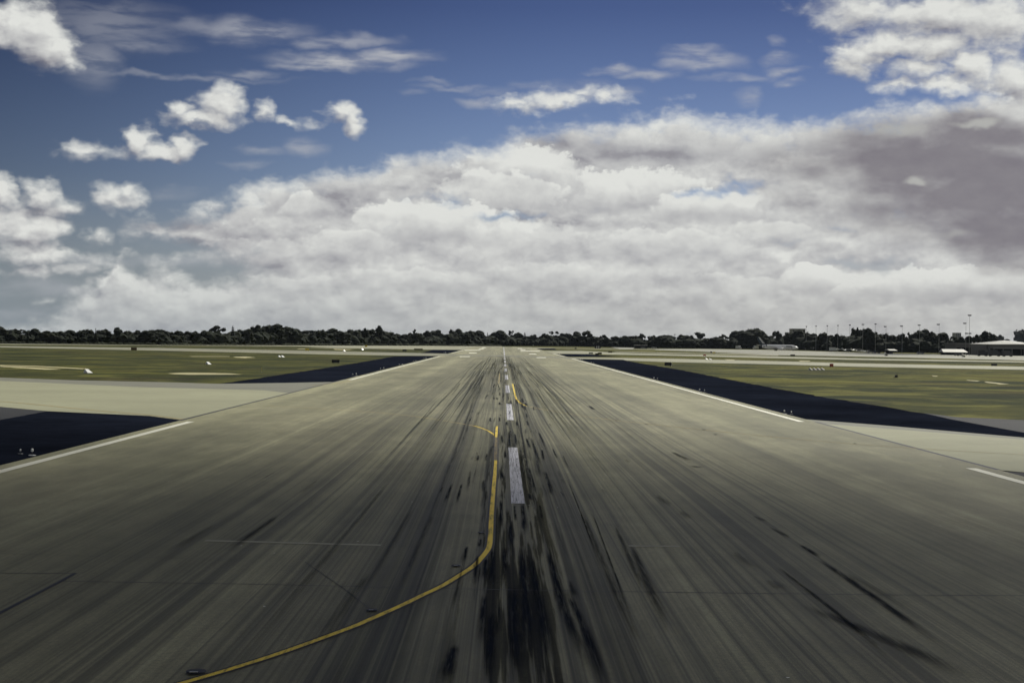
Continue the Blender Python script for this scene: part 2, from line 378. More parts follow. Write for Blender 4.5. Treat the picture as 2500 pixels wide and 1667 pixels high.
sheet('taxiway', [(1250, 846.5), (1300, 848.5), (1450, 851.6), (1600, 852.5), (1720, 853.4), (1720, 854.6), (1600, 853.6), (1450, 852.5), (1352, 850.4), (1303, 850.6), (1322, 854), (1300, 857), (1250, 856)], Z*3, MT['concrete2'],
      'thin pale taxi lane leading right to the apron', 'taxiway')
sheet('taxiway', [(1500, 858), (1620, 860.5), (1720, 862.4), (1830, 864.6), (1900, 867), (1900, 868.4), (1830, 866.4), (1720, 863.6), (1620, 862), (1500, 859)], Z*3, MT['concrete2'],
      'narrow pale lane between two strips of grass on the far right', 'taxiway')
sheet('apron', [(1600, 852), (1712, 851.6), (1900, 855), (2016, 858.3), (2150, 862.5), (2300, 865), (2500, 868), (2900, 873), (2900, 886), (2500, 879.5), (2150, 871.3), (1990, 868.3), (1900, 867), (1830, 863.7), (1745, 860), (1700, 857.5), (1600, 854.5)], Z*4, MT['apron'],
      'wide pale parking apron at the far right under the trees', 'apron')
sheet('apron', [(2010, 861.3), (2120, 861.5), (2300, 865.2), (2300, 866.6), (2180, 866.4), (2090, 864.2)], Z*5, MT['darkgrey'], 'grey asphalt strip along the far side of the apron', 'apron')
sheet('apron', [(1485, 846), (1552, 846.6), (1545, 851.8), (1514, 852.2)], Z*4, MT['apron'], 'small patch of pale concrete in front of the low shed', 'apron')
# runway
rect('runway', XL, XR, -120, 1330, Z*5, MT['runway'], 'long straight runway streaked with black tyre rubber', 'runway')
rect('road', -900, 260, 1370, 1392, Z*2, MT['greyway'], 'perimeter road crossing behind the end of the runway', 'road')
# bare sandy patches in the grass
for i, (pl, lb) in enumerate([
    ([(408, 911), (440, 909.3), (500, 909.6), (560, 911), (592, 913.8), (540, 914.2), (460, 914.4), (425, 913)], 'long bare sandy patch in the left grass'),
    ([(570, 870.8), (600, 870), (625, 872.4), (598, 873.8), (575, 872.4)], 'small bare sandy patch below the left crossing taxiway'),
    ([(460, 869.3), (560, 869.4), (560, 870.3), (470, 870.4)], 'thin pale streak of sand in the left grass'),
    ([(0, 892.5), (80, 896.5), (150, 901.5), (110, 902), (0, 895)], 'pale sandy track in the grass at the left edge'),
    ([(-50, 889), (90, 893), (220, 899.5), (200, 900.6), (80, 894.6), (-50, 890.4)], 'faint worn track in the grass at the left edge'),
    ([(2403, 931), (2430, 933.4), (2465, 937), (2440, 937.4), (2412, 934)], 'pale sandy streak in the right grass near the edge'),
    ([(2360, 927), (2392, 929.4), (2386, 930.6), (2362, 928.3)], 'short pale sandy streak in the right grass'),
    ([(2275, 916.5), (2290, 917.6), (2287, 918.8), (2277, 917.8)], 'tiny pale sandy spot in the right grass'),
    ([(814, 851.5), (866, 853), (840, 854.3), (818, 853.6)], 'pale bare spot in the grass near the left signs'),
    ([(1950, 880.2), (1978, 880.8), (1975, 882), (1955, 882)], 'pale bare spot below the apron'),
    ([(1770, 877), (1796, 877.8), (1790, 879), (1776, 878.6)], 'tiny bare spot beside the crossing taxiway'),
    ([(725, 850.9), (745, 851), (745, 852.2), (728, 852)], 'bare spot beside the yellow sign'),
]):
    sheet('sand_patch', pl, -.012, MT['sand'], lb, 'sand patch', .8, 4)
# ---------------------------------------------------------------- painted lines and joints
def ribbon(mb, pts, w, z, wend=None, cum=True):
    pts = [Vector((p[0], p[1], z)) for p in pts]; n = len(pts); T = 0; L = [0]
    for i in range(1, n): T += (pts[i]-pts[i-1]).length; L.append(T)
    W = [w+((wend-w)*L[i]/T if wend is not None else 0) for i in range(n)]
    ed = []
    for i in range(n):
        d = (pts[min(n-1, i+1)]-pts[max(0, i-1)]).normalized(); s = Vector((d.y, -d.x, 0))*W[i]/2
        ed.append((pts[i]-s, pts[i]+s))
    for i in range(n-1):
        v0, v1 = L[i]/T, L[i+1]/T
        mb.face([ed[i][0], ed[i][1], ed[i+1][1], ed[i+1][0]], [(0, v0), (1, v0), (1, v1), (0, v1)])
    return mb
def smooth_path(px, k=6):
    P = [G(*p) for p in px]; out = []
    for i in range(len(P)-1):
        p0 = P[max(0, i-1)]; p1 = P[i]; p2 = P[i+1]; p3 = P[min(len(P)-1, i+2)]
        for j in range(k):
            t = j/k
            out.append(.5*((2*p1)+(p2-p0)*t+(2*p0-5*p1+4*p2-p3)*t*t+(3*p1-p0-3*p2+p3)*t**3))
    out.append(P[-1]); return out
def line(name, px, w, z, mat, label, cat='marking', smooth=True, world=False, wend=None):
    mb = MB(); pts = px if world else (smooth_path(px) if smooth else [G(*p) for p in px])
    ribbon(mb, pts, w, z, wend)
    return tag(mb.build(name, mat), label, cat, None, 'structure')
ZM = Z*8
mb = MB()
y0 = 23077/400.5; per = 23077*.0026; ln = 23077*.0013
k = 0
while y0+k*per < 560:
    a = y0+k*per
    mb.face([(CLX-.26, a, ZM), (CLX+.24, a, ZM), (CLX+.24, a+ln, ZM), (CLX-.26, a+ln, ZM)]); k += 1
tag(mb.build('centre_line', MT['dash']), 'scuffed white dashed centre line of the runway', 'marking', None, 'structure')
line('centre_line', [(CLX, 610, 0), (CLX, 1290, 0)], .45, ZM, MT['dash'], 'thin distant centre line beyond the crossing taxiway', world=True)
LX, RX = -21.9, 23.1
def edge(x, ya, yb, lb): line('edge_line', [(x, ya, 0), (x, yb, 0)], .52, ZM, MT['white'], lb, world=True)
def gy(px, py): return G(px, py).y
edge(LX, 30, gy(465, 1030), 'white runway edge line at the near left')
edge(LX, gy(853, 928), gy(1068, 870), 'white runway edge line left, beyond the near taxiway')
edge(LX, gy(1092, 862), gy(1122, 855), 'white runway edge line left, beyond the crossing taxiway')
edge(RX, 30, gy(2373, 1144), 'white runway edge line at the near right corner')
edge(RX, gy(1948, 1030), gy(1400, 876), 'white runway edge line along the right shoulder')
edge(RX, gy(1372, 870.5), gy(1350, 863.5), 'white runway edge line right, beyond the crossing taxiway')
for sgn, rows in ((-1, [(1134, 1173, 855), (1145, 1164, 861.6), (1123, 1147, 870.5), (1169, 1181, 851.6), (1176, 1186, 848.7)]),
                  (1, [(1271, 1318, 857.2), (1292, 1309, 864.3), (1310, 1333, 873.1), (1271, 1283, 853.8), (1264, 1275, 850.8)])):
    for i, (xa, xb, yy) in enumerate(rows):
        hh = .75 if i else .65
        a, b_, c, d = G(xa, yy+hh), G(xb, yy+hh), G(xb, yy-hh), G(xa, yy-hh)
        o = MB().face([(p.x, p.y, ZM) for p in (a, b_, c, d)]).build('touchdown_bar', MT['white'])
        tag(o, 'white touchdown bar %s the runway centre, %s' % ('left of' if sgn < 0 else 'right of', ['the longest one', 'the short one just past the crossing taxiway', 'on the near side of the crossing taxiway', 'the narrow one second from the far end', 'the farthest one'][i]), 'marking', None, 'structure')
ymain = [(1213, 1041), (1211.5, 1065), (1210.4, 1100), (1209.4, 1140.7), (1206, 1183.6), (1201.6, 1237), (1198.9, 1280), (1197, 1316), (1192.6, 1340), (1175, 1364), (1158, 1382), (1128.7, 1401.8), (1081, 1431), (1033, 1454), (979.8, 1480), (900, 1515.5), (857.8, 1533.5), (708, 1588.4), (589, 1627.6), (460, 1666), (330, 1702)]
line('taxi_line_border', ymain, .30, Z*7, MT['border'], 'black border under the curving yellow taxi line')
line('taxi_line', ymain, .155, ZM, MT['yellow'], 'bright yellow taxi line curving off to the bottom left')
line('taxi_line', [(1211.3, 1068), (1210.5, 1100), (1209.7, 1125)], .165, ZM+Z, MT['yellow_worn'], 'rubber-blackened stretch near the top of the yellow line')
line('taxi_line', [(1211.5, 1066), (1200, 1057.5), (1189, 1051), (1168, 1043), (1155, 1040)], .15, Z*7, MT['yellow'], 'yellow branch curving left from the top of the taxi line')
line('taxi_line', [(1155, 1040), (1142, 1037.6), (1106, 1031.3), (1044.7, 1021.5), (999, 1015.4), (900, 1006), (770, 997.5), (650, 991)], .17, Z*7, MT['yellow_dim'], 'faint yellow line crossing the left half of the runway')
line('taxi_line', [(1251.5, 937), (1254, 949), (1258.4, 968), (1264, 978), (1272.8, 985.8), (1284.7, 991.8)], .17, ZM, MT['yellow'], 'short yellow curve right of the centre line in the distance')
line('taxi_line', [(1284.7, 991.8), (1346, 1003.7), (1474.8, 1023.5), (1577.7, 1035), (1727, 1050.8), (1891, 1067.6), (2092, 1085), (2331, 1101), (2500, 1110.6), (2700, 1123)], .15, ZM, MT['yellow_dim'], 'faint yellow line crossing right to the near taxiway')
line('taxi_line', [(1500, 1024.5), (1700, 1036), (1900, 1049)], .10, ZM, MT['ghost'], 'fainter ghost line beside the right yellow line')
line('taxi_line', [(1220, 912), (1219, 925), (1217, 936)], .16, ZM, MT['yellow_dim'], 'faded yellow dash left of the far centre line')
line('taxi_line', [(-300, 962), (0, 980.3), (229.6, 1002), (363.6, 1013.6), (448, 1024.6)], .30, Z*6, MT['yellow_dim'], 'yellow line along the near side of the left taxiway')
line('taxi_line', [(760, 941), (820, 936), (855, 929.5)], .3, ZM, MT['yellow_dim'], 'yellow line end beside the left edge line')
line('faded_line', [(500, 1321), (606, 1323.5), (700, 1326.5), (905, 1331.6), (930, 1332.3)], .30, Z*7, MT['ghost'], 'faint pale line painted across the runway at the left', smooth=False)
line('faded_line', [(1535, 1334), (1600, 1334.5), (1660, 1335)], .28, Z*7, MT['ghost'], 'faint pale patch of line right of the rubber', smooth=False)
line('joint', [(149, 1420), (600, 1427), (1100, 1438), (1500, 1445.5)], .05, Z*6, MT['seam'], 'fine dark joint across the runway at the left', 'joint', False)
line('joint', [(1500, 1445.5), (2138, 1453.5), (2500, 1455.5), (2600, 1456)], .06, Z*6, MT['seam'], 'fine dark joint across the runway at the right', 'joint', False)
line('joint', [(-80, 1400), (184, 1401)], .05, Z*6, MT['seam'], 'dark joint meeting the corner at the left edge', 'joint', False)
line('joint', [(184, 1400.5), (149, 1420), (34, 1480), (-60, 1530)], .11, Z*7, MT['seam'], 'thick tarred joint slanting to the left edge', 'joint', False)
line('joint', [(0, 1352), (186, 1358), (600, 1368)], .02, Z*6, MT['seam'], 'hair-thin joint across the left of the runway', 'joint', False)
line('joint', [(744, 1373), (830, 1432), (909, 1492)], .02, Z*7, MT['seam'], 'thin slanting crack leading to an inset light', 'joint', False)
line('joint', [(XL, gy(446, 1027), 0), (XL, gy(853, 926), 0)], .30, Z*6, MT['seam'], 'dark joint between the runway and the left taxiway', 'joint', world=True)
line('joint', [(XR, gy(2400, 1147), 0), (XR, gy(1960, 1030), 0)], .30, Z*6, MT['seam'], 'dark joint between the runway and the right taxiway', 'joint', world=True)
# ---------------------------------------------------------------- tyre rubber
marks = [  # (pixel path, width m, strength)
 ([(528, 1282), (402, 1355)], .42, 3), ([(681, 1259), (551, 1351)], .42, 2), ([(777, 1174), (731, 1211)], .3, 3),
 ([(1105, 1179), (1085, 1233)], .22, 1), ([(1128, 1181), (1113, 1235)], .22, 1), ([(1169, 1112), (1165, 1128)], .22, 1), ([(1189, 1108), (1186, 1129)], .22, 1),
 ([(1149, 1150), (1141, 1200)], .2, 2), ([(1181, 1172), (1180, 1208)], .3, 2),
 ([(1993, 1363), (2120, 1450), (2333, 1600)], .36, 1), ([(1897, 1385), (2040, 1496), (2201, 1632)], .20, 1), ([(1955, 1332), (2002, 1363)], .30, 1),
 ([(1880, 1290), (1932, 1316)], .28, 2), ([(1840, 1262), (1872, 1276)], .3, 2), ([(1960, 1480), (2180, 1570), (2400, 1672)], .7, 2), ([(2060, 1400), (2240, 1500)], .5, 3),
 ([(1640, 1104), (1689, 1128)], .55, 2), ([(1690, 1139), (1712, 1143)], .8, 2), ([(1437, 991), (1453, 1002)], .55, 1), ([(1330, 1000), (1300, 985)], .3, 3),
 ([(1790, 1350), (1850, 1392)], .5, 3), ([(1600, 1210), (1640, 1240)], .5, 3), ([(1660, 1250), (1690, 1270)], .5, 3), ([(1875, 1420), (1920, 1445)], .6, 3),
 ([(1141, 1333), (1129, 1378)], .24, 1), ([(1129, 1385), (1112, 1460), (1100, 1500)], .14, 2), ([(1166, 1356), (1158, 1434)], .22, 1), ([(1187, 1364), (1182, 1421)], .28, 1),
 ([(1204, 1338), (1200, 1440)], .30, 1), ([(1173, 1317), (1170, 1340)], .22, 1), ([(1183, 1450), (1174, 1585)], .32, 1), ([(1112, 1575), (1084, 1672)], .46, 1),
 ([(1201, 1495), (1194, 1672)], .40, 1), ([(1232, 1335), (1232, 1422)], .28, 1), ([(1223, 1220), (1224, 1301)], .26, 1), ([(1246, 1276), (1248, 1354)], .26, 1),
 ([(1275, 1228), (1283, 1314)], .30, 1), ([(1255, 1232), (1260, 1280)], .16, 1), ([(1336, 1335), (1378, 1489), (1448, 1640), (1470, 1690)], .40, 1),
 ([(1272, 1335), (1285, 1489), (1294, 1690)], .55, 1), ([(1253, 1430), (1262, 1690)], .5, 1), ([(1293, 1350), (1325, 1516), (1350, 1690)], .45, 1), ([(1389, 1420), (1405, 1462)], .3, 2),
 ([(1380, 1440), (1410, 1500), (1460, 1620), (1480, 1690)], .35, 1), ([(1218, 1480), (1216, 1560)], .22, 2),
 ([(1243, 1052), (1246, 1105)], .26, 1), ([(1257, 1058), (1262, 1092)], .3, 1), ([(1296, 1068), (1321, 1142)], .26, 1), ([(1315, 1056), (1329, 1088)], .24, 1),
 ([(1323, 1097), (1328, 1128)], .24, 1), ([(1349, 1095), (1361, 1123)], .2, 1), ([(1285, 1070), (1296, 1100)], .3, 1), ([(1290, 1138), (1313, 1217)], .22, 1),
 ([(1317, 1232), (1326, 1278)], .16, 1), ([(1290, 1205), (1297, 1224)], .2, 1), ([(1224, 1062), (1228, 1085)], .2, 1), ([(1233, 1100), (1234, 1122)], .2, 1),
 ([(1223, 1150), (1229, 1174)], .26, 1), ([(1338, 1180), (1350, 1215)], .2, 2), ([(1270, 1090), (1285, 1190)], .28, 2), ([(1330, 1150), (1352, 1210)], .3, 2),
 ([(1197, 1019), (1197, 1032)], .28, 1), ([(1220, 1019), (1219, 1032)], .28, 1), ([(1237, 1029), (1237, 1041)], .3, 1), ([(1261, 1028), (1263, 1042)], .3, 1),
 ([(1273, 985), (1277, 999)], .3, 1), ([(1280, 992), (1284, 1002)], .24, 1), ([(1283, 983), (1286, 992)], .3, 1), ([(1302, 993), (1304, 1004)], .2, 1),
 ([(1284, 1008), (1288, 1023)], .2, 1), ([(1286, 1028), (1290, 1041)], .18, 1), ([(1220, 958), (1221, 968)], .3, 1), ([(1213, 970), (1214, 978)], .4, 1), ([(1220, 982), (1220, 990)], .4, 1),
 ([(1247, 978), (1248, 990)], .5, 2), ([(1260, 975), (1264, 990)], .5, 2), ([(1274, 972), (1277, 985)], .3, 1), ([(1217, 940), (1217, 948)], .3, 1), ([(1256, 938), (1257, 944)], .3, 1), ([(1228, 959), (1230, 972)], .3, 2), ([(1206, 970), (1207, 978)], .3, 2),
 ([(1500, 1280), (1530, 1350), (1590, 1480)], .25, 2), ([(1445, 1250), (1500, 1400), (1560, 1560)], .10, 1), ([(1420, 1250), (1470, 1370), (1600, 1670)], .28, 2), ([(1540, 1330), (1640, 1560)], .4, 2),
 ([(1385, 1170), (1420, 1260), (1470, 1400)], .09, 1), ([(1060, 1250), (960, 1480)], .3, 3), ([(1010, 1240), (880, 1460)], .3, 3), ([(950, 1180), (700, 1480), (560, 1640)], .35, 3), ([(900, 1400), (760, 1600)], .5, 3),
]
bufs = {1: MB(), 2: MB(), 3: MB()}
for i, (pp, w, st) in enumerate(marks):
    pp2 = smooth_path(pp, 5) if len(pp) > 2 else [G(*pp[0]).lerp(G(*pp[1]), t/5) for t in range(6)]
    if pp2[0].y < pp2[-1].y: pp2 = pp2[::-1]
    pp2 = pp2[::-1]
    pp2 = [Vector((p.x, p.y, 0)) for p in pp2]
    ribbon(bufs[st], pp2, w*1.1, Z*9+(.0008*(i % 12))+.004*(st-1)*3, w*.6)
rr = random.Random(3)
for i in range(190):                                  # short chirps where wheels first touched down
    y = 55+rr.random()**1.4*430; x = CLX+rr.gauss(-.05, 1.35 if i % 3 else 3.2); L = rr.uniform(1.5, 8)*(1+y/220); w = rr.uniform(.10, .26)
    ribbon(bufs[rr.choice((2, 3, 3)) if y < 130 else rr.choice((2, 3, 3, 1))], [Vector((x, y, 0)), Vector((x+rr.uniform(-.03, .03), y+L/2, 0)), Vector((x+rr.uniform(-.06, .06), y+L, 0))], w, Z*20+.0006*i, w*.7)
for i in range(210):                                  # long faint tracks left on landing
    y = 25+rr.random()*330; x = CLX+rr.choice((-1, 1))*abs(rr.gauss(3.6, 2.2)); L = rr.uniform(60, 260); w = rr.uniform(.08, .32); dx = rr.uniform(-.7, .7)
    ribbon(bufs[3 if i % 5 else 2], [Vector((x+dx*t*t, y+L*t, 0)) for t in (0, .25, .5, .75, 1)], w, Z*55+.0006*i, w)
for st, nm, lb in ((1, 'rub1', 'darkest black tyre marks near the runway centre line'), (2, 'rub2', 'thinner grey tyre marks along the runway'), (3, 'rub3', 'faint long tyre tracks fanning along the runway')):
    tag(bufs[st].build('tyre_rubber', MT[nm]), lb, 'tyre rubber', 'tyre rubber on the runway', 'stuff')
# ---------------------------------------------------------------- sun and sky
SUN_EL, SUN_AZ = math.radians(44), math.radians(38)      # azimuth measured to the right of the runway direction
sd = bpy.data.lights.new('sun', 'SUN'); sd.energy = 4.8; sd.angle = math.radians(.5); sd.color = (1.0, .97, .87)
so = bpy.data.objects.new('sun', sd); COL.objects.link(so)
sv = Vector((math.sin(SUN_AZ)*math.cos(SUN_EL), math.cos(SUN_AZ)*math.cos(SUN_EL), math.sin(SUN_EL)))
so.rotation_euler = sv.to_track_quat('Z', 'Y').to_euler(); so.location = (60, 60, 80)
wd = bpy.data.worlds.new('World'); SC.world = wd; wd.use_nodes = True
wt = wd.node_tree; wt.nodes.clear(); h = NT(wt)
wo = h.n('ShaderNodeOutputWorld'); bg = h.n('ShaderNodeBackground'); wt.links.new(bg.outputs[0], wo.inputs[0]); bg.inputs[1].default_value = .1
sky = h.n('ShaderNodeTexSky', sky_type='NISHITA'); sky.sun_disc = False; sky.sun_elevation = SUN_EL; sky.sun_rotation = SUN_AZ
sky.air_density = 1.0; sky.dust_density = .4; sky.ozone_density = 3.0; sky.altitude = 20
D = h.n('ShaderNodeTexCoord').outputs['Generated']
ds = h.sep(D)
KF = FPX/1000
az = h.m('MULTIPLY', h.m('ARCTAN2', ds[0], ds[1]), KF); el = h.m('MULTIPLY', h.m('ARCSINE', ds[2]), KF)
def uvd(px, py):                                         # a sky direction as bearing and height
    d = ray(px, py); return (math.atan2(d.x, d.y)*KF, math.asin(d.z)*KF)
P0 = h.comb(az, el, 0.0)
CLOUDS = [  # bearing/height from photo, half-sizes in thousandths, weight
 (35, 60, 75, 62, 1), (85, 75, 75, 75, 1), (125, 120, 72, 55, .95), (160, 150, 45, 32, .7),

 (535, 256, 58, 36, .95), (445, 266, 40, 24, .8), (500, 292, 100, 20, .8), (650, 272, 34, 32, .8), (710, 302, 62, 18, .62),
 (338, 345, 38, 36, .9), (395, 372, 60, 24, .9), (450, 356, 36, 28, .9), (200, 365, 45, 24, .62), (240, 372, 90, 18, .4), (858, 300, 32, 36, .85), (836, 272, 42, 24, .8),
 (0, 462, 38, 45, 1), (105, 480, 58, 42, .95), (150, 502, 75, 32, .85), (285, 478, 70, 30, .68), (320, 465, 40, 25, .6), (70, 565, 100, 46, .95), (95, 548, 60, 42, .95), (20, 560, 60, 70, .8),
 (232, 580, 50, 34, .8), (90, 615, 150, 34, .72), (290, 640, 95, 30, .72), (330, 690, 110, 32, .66), (60, 660, 120, 22, .55), (190, 660, 60, 20, .6), (120, 735, 50, 18, .42), (420, 690, 90, 26, .55),
 (2090, 25, 140, 60, .66), (2220, 40, 110, 60, .72), (2320, 40, 120, 60, .95), (2450, 60, 130, 70, .95), (2110, 130, 70, 34, .85), (2190, 108, 120, 34, .95), (2300, 110, 110, 45, 1), (2080, 165, 60, 28, .75), (2260, 165, 150, 30, .75), (2370, 160, 60, 60, .95), (2200, 205, 80, 22, .72), (2480, 190, 100, 60, 1), (2300, 205, 100, 30, .85),

 (1370, 245, 80, 26, .70), (1265, 254, 90, 18, .62), (1420, 226, 40, 20, .66), (1480, 240, 60, 20, .5),
]
THIN = [(150, 705, 220, 22, .40), (330, 765, 260, 16, .45), (60, 770, 200, 14, .35), (420, 640, 120, 18, .4), (230, 640, 120, 16, .4), (270, 60, 170, 60, .30), (330, 112, 110, 16, .30), (600, 76, 135, 30, .55), (500, 66, 110, 18, .32), (850, 98, 120, 15, .50), (770, 108, 60, 14, .4), (840, 150, 160, 20, .85), (960, 137, 95, 18, .85), (740, 162, 70, 12, .7), (420, 187, 250, 8, .30), (610, 180, 80, 9, .36), (230, 150, 60, 60, .35),
 (1500, 172, 50, 12, .62), (1475, 178, 40, 8, .5), (1585, 182, 66, 15, .66), (1690, 128, 72, 14, .62), (1725, 152, 85, 20, .70), (1790, 190, 90, 9, .40), (1660, 150, 60, 12, .5), (1901, 143, 36, 15, .52), (1890, 178, 28, 18, .5), (1920, 170, 46, 10, .5), (1935, 202, 36, 10, .45), (1518, 226, 40, 10, .5), (1898, 101, 20, 12, .32), (1828, 238, 26, 22, .36),
 (1165, 249, 42, 11, .48), (1100, 214, 80, 8, .34), (1300, 214, 50, 12, .34), (1200, 225, 60, 10, .3), (1060, 200, 50, 6, .25), (745, 360, 45, 22, .46), (640, 368, 60, 12, .40), (605, 402, 50, 9, .30), (1010, 225, 40, 8, .2), (420, 470, 60, 16, .3), (1420, 228, 100, 30, .3)]
HOLES = [(1720, 470, 95, 18, .8), (1805, 446, 62, 26, .9), (1100, 488, 75, 18, .55), (1230, 525, 150, 14, .6), (2100, 648, 130, 22, .6), (1930, 600, 80, 14, .45), (480, 650, 190, 60, 1.0), (330, 610, 60, 60, .5), (200, 540, 60, 70, .5), (950, 560, 60, 30, .3), (2060, 560, 80, 14, .35), (420, 600, 120, 22, .5)]
GREY = [(430, 545, 130, 40, 0.46), (560, 575, 190, 34, 0.46), (820, 488, 140, 34, 0.43), (880, 520, 130, 20, 0.31), (1345, 350, 75, 26, 0.47), (1405, 392, 60, 24, 0.47), (1490, 372, 140, 26, 0.44), (1610, 372, 130, 24, 0.42), (1680, 335, 80, 36, 0.3), (1180, 400, 70, 16, 0.49), (1115, 438, 85, 20, 0.52), (1265, 435, 90, 30, 0.37), (1400, 548, 90, 16, 0.31), (700, 640, 160, 20, 0.25), (1650, 690, 160, 20, 0.31), (110, 520, 90, 14, 0.37), (60, 600, 120, 14, 0.37), (160, 515, 60, 14, 0.31), (90, 150, 160, 30, 0.21)]
PURP = [(2030, 392, 190, 62, .75), (2150, 370, 200, 70, .8), (2250, 400, 260, 95, 1.1), (2410, 330, 170, 50, 1.15), (2470, 460, 240, 130, 1.25), (2450, 585, 200, 50, 1.0), (2230, 520, 200, 60, .85), (1960, 485, 130, 26, .5), (2520, 620, 150, 50, .9)]
# big rounded heads of the bank, far ones first: centre, half sizes, height of the shaded foot, strength
HEADS = [(1560, 335, 300, 92, 0.9), (1390, 315, 130, 55, 0.8), (2010, 318, 210, 68, 0.75), (2250, 270, 200, 60, 0.7), (1760, 345, 170, 80, 0.8), (1010, 400, 150, 55, 0.7), (830, 435, 130, 48, 0.7), (1150, 395, 140, 62, 0.75), (1560, 470, 170, 58, 0.7), (1430, 480, 130, 62, 0.75), (1265, 445, 165, 84, 1.0), (1220, 480, 150, 60, 0.8), (655, 478, 85, 62, 0.95), (560, 505, 80, 48, 0.95), (430, 540, 110, 42, 0.85), (745, 510, 62, 38, 0.85), (330, 545, 62, 36, 0.8), (960, 560, 110, 72, 1.0), (1110, 552, 165, 64, 0.95), (1290, 590, 150, 48, 0.43), (850, 600, 130, 40, 0.37), (1730, 510, 135, 48, 0.9), (1880, 580, 130, 40, 0.34), (620, 620, 150, 36, 0.34), (1620, 610, 190, 50, 0.34), (1990, 690, 90, 44, 0.8), (2110, 712, 80, 36, 0.7), (2240, 700, 130, 46, 0.8), (2400, 700, 140, 44, 0.75), (1350, 680, 170, 36, 0.31), (1000, 690, 190, 34, 0.31), (1780, 700, 140, 34, 0.31), (700, 700, 160, 30, 0.28)]
SPOTS = [(2238, 443, 38, 17, 1.3), (2385, 303, 65, 18, 1.2), (2330, 570, 55, 14, .55), (2190, 318, 110, 26, 1.0), (1850, 560, 120, 20, .3)]
def bank_group():
    g = bpy.data.node_groups.new('cloud_field', 'ShaderNodeTree')
    g.interface.new_socket('P', in_out='INPUT', socket_type='NodeSocketVector')
    g.interface.new_socket('F', in_out='OUTPUT', socket_type='NodeSocketFloat')
    q = NT(g); gi = q.n('NodeGroupInput'); go = q.n('NodeGroupOutput'); P = gi.outputs[0]
    # billowing warp, so outlines curl
    nt = q.n('ShaderNodeTexNoise', noise_dimensions='2D'); q.put(nt.inputs['Vector'], q.vm('MULTIPLY', P, (1., 1.5, 1.))); nt.inputs['Scale'].default_value = 9; nt.inputs['Detail'].default_value = 3
    wv = q.vm('SUBTRACT', nt.outputs['Color'], (.5, .5, .5))
    nt2 = q.n('ShaderNodeTexNoise', noise_dimensions='2D'); q.put(nt2.inputs['Vector'], q.vm('MULTIPLY', P, (1., 1.4, 1.))); nt2.inputs['Scale'].default_value = 26; nt2.inputs['Detail'].default_value = 3
    wv2 = q.vm('SUBTRACT', nt2.outputs['Color'], (.5, .5, .5))
    Pw = q.vm('MULTIPLY_ADD', wv, (.085, .050, 0.), P); Pw = q.vm('MULTIPLY_ADD', wv2, (.034, .024, 0.), Pw)
    cur = None
    for (x, y, rx, ry, a) in CLOUDS:
        u, v = uvd(x, y); ix, iy = 1000/rx/1.35, 1000/ry/1.35
        r = q.vm('LENGTH', q.vm('MULTIPLY_ADD', Pw, (ix, iy, 0.), (-u*ix, -v*iy, 0.)))
        f = q.m('MULTIPLY_ADD', r, -a*1.15, a*1.15)
        cur = f if cur is None else q.m('SMOOTH_MAX', cur, f, .10)
    # the long bank: everything under a rising and falling top line
    top = [(-400, 800), (60, 760), (180, 700), (240, 645), (280, 560), (340, 508), (430, 498), (490, 474), (550, 462), (590, 428), (650, 415), (720, 402), (820, 394), (920, 372), (1010, 350), (1150, 335), (1250, 310), (1320, 290), (1380, 270), (1450, 264), (1530, 258), (1640, 242), (1730, 252), (1810, 272), (1890, 278), (1920, 286), (1950, 264), (2010, 252), (2080, 250), (2160, 238), (2300, 222), (2400, 190), (2500, 150), (2900, 60)]
    fc = q.n('ShaderNodeFloatCurve'); mp = fc.mapping; cv = mp.curves[0]
    U0, U1 = uvd(-400, 640)[0], uvd(2900, 60)[0]
    pts = []
    for x, y in top:
        u, v = uvd(x, y); pts.append(((u-U0)/(U1-U0), v))
    pts[0] = (0, pts[0][1]); pts[-1] = (1, min(1, pts[-1][1]))
    cv.points[0].location = pts[0]; cv.points[1].location = pts[-1]
    for p in pts[1:-1]: cv.points.new(*p)
    mp.update()
    sx = q.sep(Pw); q.put(fc.inputs['Value'], q.m('DIVIDE', q.m('SUBTRACT', sx[0], U0), U1-U0, clamp=True))
    bank = q.m('MULTIPLY_ADD', q.m('SUBTRACT', fc.outputs[0], sx[1]), 10.0, .0)
    bank = q.m('MINIMUM', bank, .92)
    cur = q.m('SMOOTH_MAX', cur, bank, .10)
    for (x, y, rx, ry, a) in HOLES:
        u, v = uvd(x, y); ix, iy = 1000/rx/1.3, 1000/ry/1.3
        r = q.vm('LENGTH', q.vm('MULTIPLY_ADD', Pw, (ix, iy, 0.), (-u*ix, -v*iy, 0.)))
        cur = q.m('SUBTRACT', cur, q.m('MULTIPLY', q.m('SUBTRACT', 1.0, r, clamp=True), a*.95))
    # puffs and wisps
    vs = q.vm('MULTIPLY', P, (1., 1.75, 1.))
    n1 = q.noise(vs, 7, 7, .60, 0, '2D')
    vo = q.n('ShaderNodeTexVoronoi', feature='F1', voronoi_dimensions='2D'); q.put(vo.inputs['Vector'], q.vm('MULTIPLY_ADD', wv2, (.06, .06, 0.), vs)); vo.inputs['Scale'].default_value = 17; vo.inputs['Detail'].default_value = 1.0
    puff = q.m('SUBTRACT', .45, vo.outputs['Distance'])
    F = q.m('ADD', cur, q.m('MULTIPLY', q.m('SUBTRACT', n1, .5), .95)); F = q.m('MULTIPLY_ADD', puff, .20, F)
    q.put(go.inputs[0], F)
    return g
grp = bank_group()
def field(P):
    nd = h.n('ShaderNodeGroup', node_tree=grp); h.put(nd.inputs[0], P); return nd.outputs[0]
F0 = field(P0); F1 = field(h.vm('ADD', P0, (.012, .026, 0.)))
